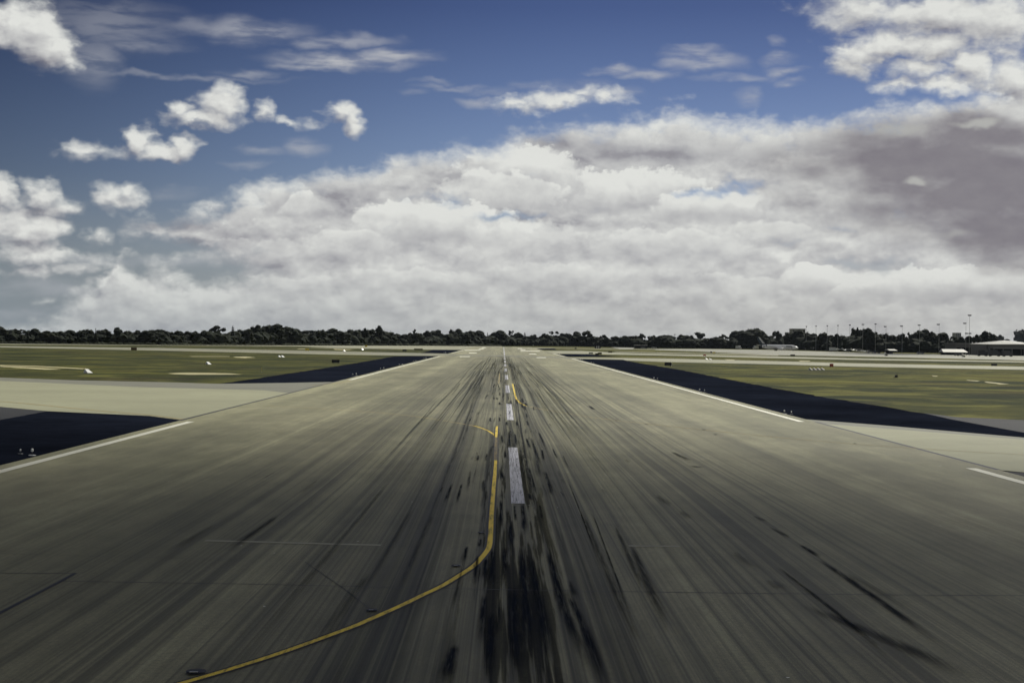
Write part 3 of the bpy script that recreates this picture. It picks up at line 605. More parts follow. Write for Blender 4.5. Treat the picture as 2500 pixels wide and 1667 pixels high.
_n0 = h.n('ShaderNodeTexNoise', noise_dimensions='2D'); h.put(_n0.inputs['Vector'], h.vm('MULTIPLY', P0, (1., 1.6, 1.))); _n0.inputs['Scale'].default_value = 5; _n0.inputs['Detail'].default_value = 5
def blobs(L, k=1.3):
    cur = None
    nt = h.n('ShaderNodeTexNoise', noise_dimensions='2D'); h.put(nt.inputs['Vector'], h.vm('MULTIPLY', P0, (1., 1.8, 1.))); nt.inputs['Scale'].default_value = 11; nt.inputs['Detail'].default_value = 5
    Pw = h.vm('MULTIPLY_ADD', h.vm('SUBTRACT', nt.outputs['Color'], (.5, .5, .5)), (.07, .04, 0.), P0)
    for (x, y, rx, ry, a) in L:
        u, v = uvd(x, y); ix, iy = 1000/rx/k, 1000/ry/k
        r = h.vm('LENGTH', h.vm('MULTIPLY_ADD', Pw, (ix, iy, 0.), (-u*ix, -v*iy, 0.)))
        f = h.m('MULTIPLY', h.rmp(r, 1.0, .0), a)
        cur = f if cur is None else h.m('MAXIMUM', cur, f)
    return cur
gr = blobs(GREY, 1.5); sp = blobs(SPOTS, 1.15); thin = blobs(THIN, 1.5)
streaky = h.noise(h.vm('MULTIPLY', P0, (.55, 2.4, 1.)), 14, 5, .55, .15, '2D')
thin = h.m('MULTIPLY', thin, h.rmp(streaky, .30, .62, .35, 1.15), clamp=True)
pm = None
Pq = h.vm('MULTIPLY_ADD', h.vm('SUBTRACT', _n0.outputs['Color'], (.5, .5, .5)), (.16, .09, 0.), P0)
for (x, y, rx, ry, a) in PURP:
    u, v = uvd(x, y); ix, iy = 1000/rx/1.75, 1000/ry/1.75
    r = h.vm('LENGTH', h.vm('MULTIPLY_ADD', Pq, (ix, iy, 0.), (-u*ix, -v*iy, 0.)))
    f = h.m('MULTIPLY', h.rmp(r, 1.0, .1), a)
    pm = f if pm is None else h.m('SMOOTH_MAX', pm, f, .3)
dens = h.m('MAXIMUM', h.rmp(F0, .02, .74), h.rmp(pm, .5, 1.0))
lit = h.m('MULTIPLY_ADD', h.m('SUBTRACT', F0, F1), 0.60, .70)
lit = h.m('ADD', lit, h.m('MULTIPLY', h.m('SUBTRACT', h.noise(h.vm('MULTIPLY', P0, (1., 2.6, 1.)), 4.5, 6, .55, 0, '2D'), .5), .45))
# the heads: each bright on its crown, greyer towards its foot, the nearer ones overlapping those behind
_n = h.n('ShaderNodeTexNoise', noise_dimensions='2D'); h.put(_n.inputs['Vector'], h.vm('MULTIPLY', P0, (1., 1.3, 1.))); _n.inputs['Scale'].default_value = 10; _n.inputs['Detail'].default_value = 6; _n.inputs['Roughness'].default_value = .58
Ph = h.vm('MULTIPLY_ADD', h.vm('SUBTRACT', _n.outputs['Color'], (.5, .5, .5)), (.075, .055, 0.), P0)
fl = h.m('MULTIPLY', h.m('SUBTRACT', h.noise(h.vm('MULTIPLY', P0, (1., 1.3, 1.)), 24, 5, .62, 0, '2D'), .5), .75)
head = None
for (x, y, rx, ry, a) in HEADS:
    u, v = uvd(x, y); ix, iy = 1000/rx/1.05, 1000/ry/1.05
    L = h.vm('MULTIPLY_ADD', Ph, (ix, iy, 0.), (-u*ix, -v*iy, 0.))
    r = h.vm('LENGTH', L); ly = h.vm('DOT_PRODUCT', L, (0., 1., 0.))
    r = h.m('ADD', r, fl)
    al = h.m('MULTIPLY', h.rmp(r, 1.02, .86, 0, a, False), h.rmp(ly, -.95, -.15), clamp=True)
    sh = h.m('MULTIPLY_ADD', ly, .62, .78)
    sh = h.m('MULTIPLY_ADD', fl, -.40, sh)
    if head is None: head = h.m('MULTIPLY', sh, al); cov = al
    else:
        inv = h.m('SUBTRACT', 1.0, al)
        head = h.m('MULTIPLY_ADD', head, inv, h.m('MULTIPLY', sh, al)); cov = h.m('MULTIPLY_ADD', cov, inv, al)
lit = h.m('MULTIPLY_ADD', lit, h.m('SUBTRACT', 1.0, h.m('MULTIPLY', cov, .85)), h.m('MULTIPLY', head, .85))
elc = h.m('MAXIMUM', el, 0.0); over = h.rmp(el, .95, 1.5)
lowf = h.rmp(elc, .0, .34, 1.0, .0, False)              # low clouds lie in hazy air and lose contrast
lit = h.m('SUBTRACT', lit, h.m('MULTIPLY', gr, .68))
floor_ = h.m('MULTIPLY_ADD', h.noise(h.vm('MULTIPLY', P0, (1., 2.2, 1.)), 5.5, 5, .5, 0, '2D'), .9, -.33)
lit = h.m('SMOOTH_MAX', lit, floor_, .25)
lit = h.m('MULTIPLY', lit, 1.0, clamp=True)
cl = h.mix(h.rmp(lit, .0, .42, 0, 1, False), (1.6, 1.5, 1.75), (3.5, 3.5, 3.75))
cl = h.mix(h.rmp(lit, .35, .95, 0, 1, False), cl, (7.7, 7.8, 7.45))
pk = h.m('MULTIPLY', pm, h.m('MULTIPLY_ADD', floor_, 1.3, .85), clamp=True)
cl = h.mix(h.m('MULTIPLY', h.rmp(pk, -.05, 1.25), .95), cl, (1.70, 1.55, 1.82))
cl = h.mix(h.rmp(sp, .0, 1.2), cl, (4.3, 4.3, 4.15))
# clear sky: physical sky, deepened as a polarised sky is, most at the left away from the sun
deep = h.mix(h.rmp(el, .05, .80, 0, 1, False), (.66, .66, .80), (.192, .205, .322))
s0 = h.mix(1.0, sky.outputs[0], deep, 'MULTIPLY')
leftd = h.rmp(az, -1.6, .3, .42, 1.0)
leftd = h.m('MULTIPLY', leftd, 1.0)
s1 = h.vm('SCALE', s0); h.put(s1.node.inputs['Scale'], leftd)
hz = h.mix(h.rmp(az, -1.3, 1.0), (2.3, 2.75, 3.1), (3.4, 3.35, 3.2))
blue = h.mix(h.rmp(elc, .0, .40, .78, .0), s1, hz)
blue = h.mix(thin, blue, (4.6, 4.7, 5.0))
fin = h.mix(dens, blue, cl)
fin = h.mix(h.rmp(elc, .0, .22, .42, .0), fin, hz)
fin = h.mix(h.rmp(ds[1], .55, -.3, 0, .75), fin, (3.0, 3.1, 3.3))
fin = h.mix(h.m('MULTIPLY', over, h.rmp(h.noise(D, 2.2, 4, .6), .42, .56, .35, .97)), fin, (.66, .70, .80))
fin = h.mix(h.rmp(ds[2], -.02, -.001, 1, 0), fin, (1.2, 1.2, 1.0))
h.put(bg.inputs[0], fin)
wd.cycles.sampling_method = 'NONE'
SC.view_settings.view_transform = 'Standard'; SC.view_settings.look = 'None'; SC.view_settings.exposure = 0; SC.view_settings.gamma = 1
# ---------------------------------------------------------------- an added unseen blocker overhead, put there to shade the near runway
def blocker_mat():
    m = bpy.data.materials.new('thin_shade_blocker'); m.use_nodes = True; t = m.node_tree; t.nodes.clear(); q = NT(t)
    out = q.n('ShaderNodeOutputMaterial'); mx = q.n('ShaderNodeMixShader'); tr = q.n('ShaderNodeBsdfTransparent'); df = q.n('ShaderNodeBsdfTranslucent')
    df.inputs[0].default_value = (.10, .11, .13, 1)
    P = q.n('ShaderNodeTexCoord').outputs['Object']
    Pw = q.vm('MULTIPLY_ADD', q.vm('SUBTRACT', q.n('ShaderNodeTexNoise').outputs['Color'], (.5, .5, .5)), (0., 0., 0.), P)
    r = q.vm('LENGTH', q.vm('MULTIPLY', P, (1/BLOCKER_R[0], 1/BLOCKER_R[1], 0.)))
    n = q.noise(P, .03, 4, .5)
    r = q.m('ADD', r, q.m('MULTIPLY', q.m('SUBTRACT', n, .5), .22))
    a = q.rmp(r, 1.0, BLOCKER_IN, 0.0, BLOCKER_A)
    q.put(mx.inputs[0], a); t.links.new(tr.outputs[0], mx.inputs[1]); t.links.new(df.outputs[0], mx.inputs[2]); t.links.new(mx.outputs[0], out.inputs[0])
    return m
BLOCKER_R = (186, 186); BLOCKER_IN = .50; BLOCKER_A = .86
_alt = 520; _k = _alt/math.tan(SUN_EL)
mb = MB(); mb.ico((0, 0, 0), 1.0, 5, .10, (235, 235, 34), 4)
blocker_o = mb.build('shade_blocker', blocker_mat(), smooth=True)
blocker_o.location = (-38+math.sin(SUN_AZ)*_k, -70+math.cos(SUN_AZ)*_k, _alt)
tag(blocker_o, 'unseen thin blocker added high overhead to shade the near end of the runway', 'shade_blocker', None, 'structure')
# ---------------------------------------------------------------- trees
def leafy(mb, c, r, n, size, rnd, sq=(1, 1, 1)):
    for i in range(n):
        d = Vector((rnd.gauss(0, 1), rnd.gauss(0, 1), rnd.gauss(0, 1))).normalized()*r*rnd.uniform(.82, 1.14)
        p = Vector((c[0]+d.x*sq[0], c[1]+d.y*sq[1], c[2]+d.z*sq[2]))
        a = Vector((rnd.gauss(0, 1), rnd.gauss(0, 1), rnd.gauss(0, 1))).normalized(); b = a.cross(Vector((rnd.gauss(0, 1), rnd.gauss(0, 1), rnd.gauss(0, 1)))).normalized()
        s = size*rnd.uniform(.5, 1.2)
        mb.face([p-a*s, p+b*s*.6, p+a*s, p-b*s*.6])
def crown_round(rnd):       # unit tree: height 1, crown about .8 wide
    mb = MB(); mb.ico((0, 0, .56), .30, 2, .5, (1.1, 1, 1.0), rnd.random()*9)
    for i in range(16):
        t = rnd.uniform(0, 2*PI); e = rnd.uniform(-.5, 1.35); rr_ = rnd.uniform(.09, .17)
        c = (math.cos(t)*.29*math.cos(e), math.sin(t)*.29*math.cos(e), .56+.29*math.sin(e))
        mb.ico(c, rr_, 1, .5, (1, 1, .85), i); leafy(mb, c, rr_, 26, .028, rnd)
    return mb
def crown_umbrella(rnd):
    mb = MB()
    for i in range(22):
        t = rnd.uniform(0, 2*PI); q = math.sqrt(rnd.random())*.42
        c = (math.cos(t)*q, math.sin(t)*q, .86-q*q*1.0+rnd.uniform(-.05, .03)); r = rnd.uniform(.07, .125)
        mb.ico(c, r, 1, .5, (1.15, 1.15, .7), i); leafy(mb, c, r, 24, .026, rnd, (1.15, 1.15, .7))
    return mb
def crown_conifer(rnd):
    mb = MB()
    for k in range(11):
        z = .12+k*.08; r = .19*(1-k/11.5)+.015
        for j in range(7):
            t = rnd.uniform(0, 2*PI); c = (math.cos(t)*r*.7, math.sin(t)*r*.7, z)
            mb.ico(c, r*.42+.02, 1, .4, (1, 1, .6), j+k); leafy(mb, c, r*.5, 9, .02, rnd, (1, 1, .5))
    return mb
def crown_open(rnd):        # several separate heads with sky between
    mb = MB()
    for i in range(7):
        t = 2*PI*i/7+rnd.uniform(-.3, .3); q = rnd.uniform(.12, .36); z = rnd.uniform(.55, .9)
        for j in range(4):
            c = (math.cos(t)*q+rnd.gauss(0, .05), math.sin(t)*q+rnd.gauss(0, .05), z+rnd.gauss(0, .035)); r = rnd.uniform(.05, .10)
            mb.ico(c, r, 1, .5, (1.1, 1.1, .75), i+j); leafy(mb, c, r, 22, .024, rnd, (1.1, 1.1, .8))
    for i in range(6):
        c = (rnd.gauss(0, .13), rnd.gauss(0, .13), rnd.uniform(.35, .55)); mb.ico(c, .13, 1, .5, (1, 1, .8), i); leafy(mb, c, .13, 22, .026, rnd)
    return mb
def crown_tall(rnd):
    mb = MB()
    for i in range(18):
        z = rnd.uniform(.3, .9); q = .15*math.sin(PI*min(1, (z-.15)/.85)**.8)+.03; t = rnd.uniform(0, 2*PI)
        c = (math.cos(t)*q, math.sin(t)*q, z); r = rnd.uniform(.07, .13)
        mb.ico(c, r, 1, .5, (1, 1, 1), i); leafy(mb, c, r, 24, .026, rnd)
    return mb
def trunk_mb(kind, rnd):
    mb = MB(); top = {'round': .5, 'umbrella': .62, 'conifer': .9, 'open': .5, 'tall': .6}[kind]
    mb.tube((0, 0, -.02), (.01, 0, top), .024, .010, 7)
    if kind in ('umbrella', 'open', 'round'):
        for i in range(6):
            t = 2*PI*i/6+rnd.random(); mb.tube((.006, 0, top*rnd.uniform(.5, .95)), (math.cos(t)*.27, math.sin(t)*.27, top+rnd.uniform(.1, .24)), .011, .004, 5)
    return mb
KINDS = {'round': (crown_round, .84), 'umbrella': (crown_umbrella, 1.0), 'conifer': (crown_conifer, .42), 'open': (crown_open, .92), 'tall': (crown_tall, .52)}
PROTO = {}
for kd, (fn, wd_) in KINDS.items():
    for v in range(3 if kd in ('round', 'umbrella', 'open') else 2):
        rnd = random.Random(hash((len(kd), v)) % 1000+v*17+len(kd))
        PROTO.setdefault(kd, []).append((fn(rnd), trunk_mb(kd, rnd), wd_))
MESH = {}
NAMES = {'round': 'round_tree', 'umbrella': 'umbrella_tree', 'conifer': 'conifer_tree', 'open': 'eucalyptus_tree', 'tall': 'slender_tree'}
def base_y(x):
    P = [(-200, 836.5), (0, 838), (400, 842), (1000, 843.6), (1400, 845.5), (1620, 850), (1900, 853), (2100, 859), (2300, 862), (2500, 865), (2700, 868)]
    for (a, ya), (b, yb) in zip(P, P[1:]):
        if x <= b: return ya+(yb-ya)*(x-a)/(b-a)
    return 868
def tree(kd, v, px, top, wpx, label, back=0.0, mat='leaf', by=None):
    by = base_y(px) if by is None else by
    p = G(px, by); d0 = mpp(p)
    dirv = Vector((p.x, p.y, 0)).normalized(); p = p+dirv*back
    hz = proj((p.x, p.y, 0))
    s = mpp(p); H = (hz[1]-top)*s; Wm = wpx*s
    cm, tm, wu = PROTO[kd][v % len(PROTO[kd])]
    key = (kd, v % len(PROTO[kd]), mat)
    if key not in MESH:
        a = cm.build('crown', MT[mat]); b = tm.build('trunk', MT['trunk']); MESH[key] = (a.data, b.data)
        for o in (a, b): bpy.data.objects.remove(o)
    t = empty(NAMES[kd], (p.x, p.y, -.02), (px*.37) % 6.28); k = Wm/wu/.88
    t.scale = (k, k, H/.98)
    tag(t, label, 'tree', 'trees in the dark line beyond the airfield')
    for nm, me in zip(('crown', 'trunk'), MESH[key]):
        o = bpy.data.objects.new(nm, me); COL.objects.link(o); o.parent = t
    return t
R, U, C_, O, T = 'round', 'umbrella', 'conifer', 'open', 'tall'
TREES = [(-30, 797, 44, R), (2, 796, 34, R), (32, 801, 34, R), (52, 802, 30, U), (80, 801.5, 34, R), (112, 806, 36, R), (140, 808, 40, R), (166, 805, 44, R), (200, 803, 26, R), (217, 803, 26, R), (233, 800, 7, C_), (253, 801.5, 34, R), (289, 799, 26, T),
 (312, 807, 34, R), (332, 806, 24, T), (362, 805, 46, R), (388, 803.5, 50, R), (412, 807, 34, R), (434, 806.5, 30, R), (455, 808, 26, R), (474, 806.5, 26, R), (505, 806, 40, R), (530, 792, 36, U), (568, 794, 13, C_), (590, 804, 34, R), (604, 802, 30, R),
 (628, 791, 34, R), (652, 793, 40, R), (672, 790, 44, R), (692, 795, 44, R), (712, 799, 50, R), (728, 806, 30, R), (755, 802.5, 40, U), (784, 804, 28, R), (808, 801, 40, R), (835, 806, 40, R), (862, 804, 44, R), (877, 802, 22, U), (891, 799, 18, R), (906, 803, 26, R), (924, 794.5, 19, T),
 (940, 806, 40, R), (968, 814, 34, R), (990, 815, 30, R), (1005, 811, 26, R), (1018, 800.5, 21, O), (1042, 807, 22, T), (1064, 803.5, 36, R), (1099, 801, 26, O), (1116, 802, 30, R), (1134, 808, 32, R), (1152, 807, 30, R), (1171, 806, 34, R), (1190, 811, 7, C_), (1198, 817, 24, R), (1216, 805.5, 36, R),
 (1247, 803, 24, O), (1264, 811, 26, R), (1281, 811, 11, C_), (1302, 815, 22, R), (1331, 812, 24, U), (1318, 820, 22, R), (1360, 805, 34, O), (1384, 813, 28, R), (1408, 808.5, 28, R), (1432, 807.5, 25, T), (1452, 821, 30, R), (1473, 815, 18, U), (1474, 824, 24, R), (1501, 820, 28, R), (1524, 819, 28, R), (1539, 817, 22, U), (1556, 819, 28, R), (1567, 812, 17, U), (1593, 817, 24, R), (1612, 819, 26, R),
 (1627, 817, 54, R), (1668, 815, 34, R), (1684, 818, 24, R), (1709, 811, 31, T), (1748, 821, 34, R), (1768, 814, 26, U), (1800, 807, 40, R), (1818, 805, 46, R), (1838, 801, 52, R), (1856, 806, 36, R), (1878, 818, 30, R), (1893, 809, 18, T), (1902, 808, 16, T), (1912, 817, 28, R), (1930, 812, 32, R), (1955, 804.5, 46, R), (1985, 812, 40, R), (2009, 811, 30, R), (2027, 817, 26, R),
 (2044, 813, 28, R), (2064, 819, 30, R), (2084, 801, 16, T), (2093, 799, 12, T), (2106, 802, 24, R), (2122, 800, 32, R), (2138, 808, 19, R), (2158, 813, 34, R), (2178, 817, 30, R), (2200, 812, 26, R), (2213, 807.5, 20, O), (2228, 815, 24, R), (2252, 801, 44, R), (2274, 809, 34, R), (2299, 811, 46, R), (2320, 817, 22, O), (2344, 821, 30, R), (2365, 819, 24, R), (2384, 814.5, 22, R), (2408, 807.5, 34, R), (2422, 815, 28, R), (2445, 836, 34, R), (2478, 834, 44, R)]
ORD = ['first', 'second', 'third', 'fourth', 'fifth', 'sixth', 'seventh', 'eighth', 'ninth', 'tenth', 'eleventh', 'twelfth', 'thirteenth', 'fourteenth', 'fifteenth', 'sixteenth', 'seventeenth', 'eighteenth', 'nineteenth', 'twentieth']
SPECIAL = {530: 'flat-topped umbrella tree standing above the left treeline with sky under its crown', 568: 'pointed conifer just right of the tall umbrella tree on the left', 233: 'thin pointed conifer poking up near the left end of the treeline',
 672: 'tallest rounded tree topping the big dark mound of trees on the left', 924: 'slim tree standing tallest above the left-centre treeline', 1018: 'scraggly eucalyptus with open heads left of the runway end', 1190: 'tiny pointed conifer just left of the runway end', 1281: 'small dark conifer right of the runway end',
 1360: 'open-crowned eucalyptus with sky through its branches right of the runway end', 1473: 'little umbrella tree sticking up from the low treeline right of centre', 1709: 'tall leaning rounded tree standing alone between gaps right of centre', 1838: 'broad tallest tree behind the airliner tail', 2093: 'pointed double-topped tree behind the floodlight masts',
 2252: 'tall broad tree behind the small white-roofed shelter', 2213: 'scraggly branch-like tree top beside a floodlight mast', 2408: 'dark tree rising above the hangar roof at the right', 289: 'flat-topped blocky tree near the left end of the treeline', 1955: 'wide tree in front of the pale building top', 755: 'umbrella-shaped tree at the right foot of the big left mound', -30: 'round tree cut by the left edge of the picture'}
ZONES = [(-100, 120, 'at the far left end'), (120, 300, 'near the left end of the treeline'), (300, 520, 'left of the tall umbrella tree'), (520, 740, 'on the big dark mound left of centre'), (740, 960, 'in the treeline above the left signs'), (960, 1240, 'in the trees left of the runway end'),
 (1240, 1440, 'in the trees right of the runway end'), (1440, 1640, 'in the low treeline above the dark workshop'), (1640, 1870, 'left of or behind the airliner tail'), (1870, 2060, 'in the treeline behind the airliner nose'), (2060, 2240, 'behind the row of floodlight masts'), (2240, 2340, 'right behind the last short masts'), (2340, 2600, 'behind the hangar at the right')]
cnt = {}
DESC = {R: 'round dark tree', U: 'flat-topped dark tree', C_: 'pointed conifer', O: 'open-headed eucalyptus', T: 'slender dark tree'}
for i, (x, top, w, kd) in enumerate(TREES):
    if x in SPECIAL: lb = SPECIAL[x]
    else:
        z = [zz for zz in ZONES if zz[0] <= x < zz[1]][0]; k = cnt.get((z[2], kd), 0); cnt[(z[2], kd)] = k+1
        lb = '%s %s from the left %s' % (ORD[k], DESC[kd], z[2])
    tree(kd, i, x, top, w*1.06, lb, back=(i*37 % 5)*9, mat='leaf2' if i % 4 == 1 else 'leaf')
for i, (x, top, w, by, lb) in enumerate([(2440, 817, 22, 853, 'hazy grey tree far beyond the hangar roof'), (2456, 827, 26, 853, 'low hazy grey tree far beyond the hangar'), (2492, 802, 34, 853, 'tall hazy grey tree at the right edge beyond the hangar'), (2514, 806, 40, 853, 'hazy grey tree cut by the right edge')]):
    tree(R if i != 0 else T, i, x, top, w, lb, mat='leaf', by=by)
# the low wood filling in below the crowns
mb = MB(); rnd = random.Random(11); mb2 = MB()
def prof_top(x):
    b = [tt for tt in TREES if abs(tt[0]-x) < tt[2]*.5+5]
    return min([tt[1] for tt in b]) if b else 822
x = -90
while x < 2600:
    by = base_y(x); topy = prof_top(x)
    if 2330 < x: x += 8; topy = max(topy, 822)
    for row in range(3):
        p = G(x+rnd.uniform(-3, 3), by); dv = Vector((p.x, p.y, 0)).normalized(); p = p+dv*(row*16+rnd.uniform(0, 10)+(60 if x > 2320 else 0)); s = mpp(p)
        H = (proj((p.x, p.y, 0))[1]-topy)*s*rnd.uniform(.42, .74)
        zc = H*rnd.uniform(.30, .62); r = H*rnd.uniform(.30, .42)
        sq = (1.5, 1.5, 1.0)
        mb.ico((p.x, p.y, zc), r, 2, .55, sq, x); leafy(mb, (p.x, p.y, zc), r, 34, s*1.6, rnd, sq)
        if row == 0: mb.ico((p.x, p.y, H*.12), H*.24, 1, .5, (1.9, 1.9, 1.0), x+1)
    if not (1225 < x < 2400) and rnd.random() < .75:
        p = G(x, by+.3); s = mpp(p); r = s*rnd.uniform(2.2, 4.2)
        mb2.ico((p.x, p.y-6, r*.5), r, 2, .5, (2.0, 1.6, .9), x); leafy(mb2, (p.x, p.y-6, r*.5), r, 24, s*1.2, rnd, (2.0, 1.6, .9))
    x += 5.5
tag(mb.build('woodland', MT['leaf']), 'dense dark woodland filling the treeline beneath the crowns', 'woodland', None, 'stuff')
tag(mb2.build('scrub', MT['leaf3']), 'low paler scrub along the foot of the treeline', 'scrub', None, 'stuff')
# ---------------------------------------------------------------- embankment and low things in the middle distance
def mound(name, xa, xb, yb, hpx, depth, mat, label, kind='structure', cat='embankment'):
    a, b = G(xa, yb), G(xb, yb); s = mpp((a+b)/2); H = hpx*s; n = 24; rings = []
    dv = (b-a).normalized(); nv = Vector((-dv.y, dv.x, 0));
    if nv.y < 0: nv = -nv
    for i in range(n+1):
        t = i/n; c = a.lerp(b, t); k = math.sin(PI*min(1, max(0, t)))**.45 if 0 < t < 1 else .02
        rings.append([c+Vector((0, 0, -.1)), c+nv*depth*.35+Vector((0, 0, H*k*.85)), c+nv*depth*.5+Vector((0, 0, H*k)), c+nv*depth*.75+Vector((0, 0, H*k*.8)), c+nv*depth+Vector((0, 0, -.1))])
    m = MB(); m.rings(rings); return tag(m.build(name, mat, smooth=True), label, cat, None, kind)
mound('embankment', 1225, 1362, 842.6, 12.5, 90, MT['earth'], 'low grey earth embankment in front of the trees past the runway end')
mound('embankment', 1300, 1480, 844.2, 7.0, 60, MT['earth'], 'lower grey bank running right from the embankment')
mb = MB(); x = 1150
while x < 1440:
    p = G(x, 844.4+max(0, (x-1250))*.004); s = mpp(p); H = s*(6.2 if x < 1390 else 5)*rnd.uniform(.8, 1.1)
    mb.ico((p.x, p.y, H*.45), H*.56, 1, .35, (1.5, 1.5, 1), x); leafy(mb, (p.x, p.y, H*.45), H*.56, 14, s*.9, rnd, (1.5, 1.5, 1)); x += 4.2
tag(mb.build('hedge', MT['leaf']), 'long dark hedge across the end of the runway', 'hedge', None, 'thing')
# ---------------------------------------------------------------- signs, lights, markers on the grass
def at(px, py): p = G(px, py); return p, mpp(p)
def sign(x0, x1, y0, y1, mat, name, label, face=None, end=None, rz=0.0, grp='airfield guidance signs in the grass'):
    p, s = at((x0+x1)/2, y1); w, hh = (x1-x0)*s, (y1-y0)*s
    r = empty(name, (p.x, p.y, 0)); tag(r, label, 'sign', grp); leg = hh*.16; th = max(.18, w*.08)
    m = MB(); m.box((0, 0, leg+(hh-leg)/2), (w, th, hh-leg)); m.build('panel', MT[mat], r)
    if face:
        m = MB(); m.box((0, -th/2-.02, leg+(hh-leg)/2), (w*.88, .03, (hh-leg)*.8)); m.build('sign_face', MT[face], r)
    for sx in (-.35, .35):
        m = MB(); m.tube((sx*w, 0, 0), (sx*w, 0, leg+.02), .05*max(1, hh)); m.box((sx*w, 0, .03), (.3*max(1, hh), .3*max(1, hh), .06)); m.build('leg', MT['darksteel'], r)
    if end:
        m = MB(); m.box((w/2+.04*w, 0, hh/2), (w*.08, th*1.4, hh)); m.build('end_cap', MT[end], r)
    return r
sign(810, 829, 878, 886.5, 'black', 'guidance_sign', 'large black-backed sign in the left grass beside the black shoulder')
sign(982.5, 992.5, 853, 858, 'darksteel', 'guidance_sign', 'small dark sign beyond the left crossing taxiway')
sign(1011, 1032, 851, 855.2, 'olive', 'guidance_sign', 'wide olive sign right of the small dark one', grp='airfield guidance signs in the grass')
sign(320, 334, 848.5, 856, 'brown', 'guidance_sign', 'rusty brown sign at the edge of the left crossing taxiway', end=None)
sign(745.5, 754.5, 850.5, 856.8, 'yel', 'guidance_sign', 'bright yellow sign above the left crossing taxiway', face='yel')
sign(891, 896.5, 842.8, 847.6, 'yel', 'guidance_sign', 'tiny yellow sign below the left trees', face='yel')
sign(1437.5, 1447.5, 860.3, 864, 'teal', 'guidance_sign', 'grey-green sign right of the runway')
sign(1453, 1461.5, 862.3, 867.4, 'olive', 'guidance_sign', 'olive sign standing in front of its slightly wider neighbour')
sign(1459.5, 1469, 860.4, 865.5, 'olive', 'guidance_sign', 'olive sign just behind and right of another olive sign')
sign(1485, 1494.8, 857, 861.4, 'olive', 'guidance_sign', 'lone olive sign beyond the pair of olive signs')
sign(1403, 1407.5, 848.8, 851.6, 'darksteel', 'guidance_sign', 'tiny dark sign far right of the runway end')
sign(1622.5, 1639, 884.5, 893.3, 'black', 'guidance_sign', 'large black-backed sign with a white end, right of the runway', end='wht')
sign(1717, 1723.5, 864.8, 869, 'red', 'guidance_sign', 'small red sign in the far right grass', face='red')
sign(1734, 1738.5, 858, 862, 'brown', 'guidance_sign', 'tiny brownish-red sign beside a yellow one')
sign(1740, 1746, 858.8, 863.3, 'yel', 'guidance_sign', 'yellow sign below the apron edge at the right', face='yel')
sign(1929.5, 1941, 865.3, 869.6, 'black', 'guidance_sign', 'black sign on the grass below the airliner nose')
sign(2025.5, 2034.5, 887.6, 895.8, 'red', 'guidance_sign', 'red sign beyond the right grass, on the crossing taxiway edge', face='red')
sign(2420, 2434, 887.5, 893.5, 'darksteel', 'guidance_sign', 'dark low sign at the far right beyond the crossing taxiway')
p, s = at(1459, 850.6); r = empty('marker_board', (p.x, p.y, 0)); tag(r, 'dark marker board with two white stripes, far right of the runway end', 'marker board')
w, hh = 15*s, 5.6*s
MB().box((0, 0, hh/2+.1), (w, .4, hh)).build('panel', MT['darksteel'], r)
for sx in (-.14, .18): MB().box((sx*w, -.22, hh/2+.1), (w*.14, .06, hh)).build('stripe', MT['wht'], r)
def gable(x0, x1, y0, y1, label, rz=-.75):
    p, s = at((x0+x1)/2, y1); w, hh = (x1-x0)*s, (y1-y0)*s
    r = empty('gable_marker', (p.x, p.y, 0), rz); tag(r, label, 'marker', 'white gable markers in the grass')
    m = MB(); d = hh*1.5; m.rings([[(-w/2, -d/2, .03), (w/2, -d/2, .03), (w/2, d/2, .03), (-w/2, d/2, .03)], [(-w*.42, -d*.3, hh), (-w*.34, -d*.3, hh), (-w*.34, d*.3, hh), (-w*.42, d*.3, hh)]]); m.build('shell', MT['wall' if ' row of four' in label else 'wht'], r)
    MB().box((0, 0, .015), (w*1.05, d*1.1, .03)).build('base', MT['steel'], r)
gable(205, 225, 901, 910.3, 'largest white marker lying in the left grass')
gable(503, 515, 883, 889.4, 'white marker in the middle of the left grass')
gable(679.5, 685.5, 867.8, 871.6, 'small white marker, left one of a close pair'); gable(686.5, 694, 867.6, 872, 'small white marker, right one of a close pair')
gable(838, 843.5, 853.8, 857.4, 'small white marker on the pale spot left of the signs'); gable(883, 887, 850.5, 854.3, 'tiny white marker left of the small dark sign')
for k, lb in enumerate(['first', 'second', 'third', 'fourth']):
    gable(1975+k*9.7, 1984+k*9.7, 898, 902.8, lb+' white panel in the row of four in the right grass')
gable(1722, 1728, 874.3, 877.4, 'white panel beside the crossing taxiway, left one of two'); gable(1731, 1738, 874.8, 877.8, 'white panel beside the crossing taxiway, right one of two')
p, s = at(639, 908); r = empty('marker_post', (p.x, p.y, 0)); tag(r, 'thin yellow post standing in the left grass', 'post')
MB().tube((0, 0, 0), (0, 0, 11.5*s), .5*s*.7, .5*s*.7, 8).build('pole', MT['yel'], r); MB().box((0, 0, .02), (2*s, 2*s, .05)).build('base', MT['steel'], r)
p, s = at(2188, 921.5); r = empty('junction_box', (p.x, p.y, 0)); tag(r, 'dark blue-grey equipment box on a slab in the right grass', 'box')
MB().box((0, 0, 3.4*s), (7*s, 5*s, 5.6*s), taper=.85).build('housing', MT['darksteel'], r); MB().box((0, 0, .3*s), (15*s, 9*s, .6*s)).build('slab', MT['greywall'], r)
MB().box((0, 0, 6.35*s), (7.2*s, 5.2*s, .3*s)).build('lid', MT['black'], r)
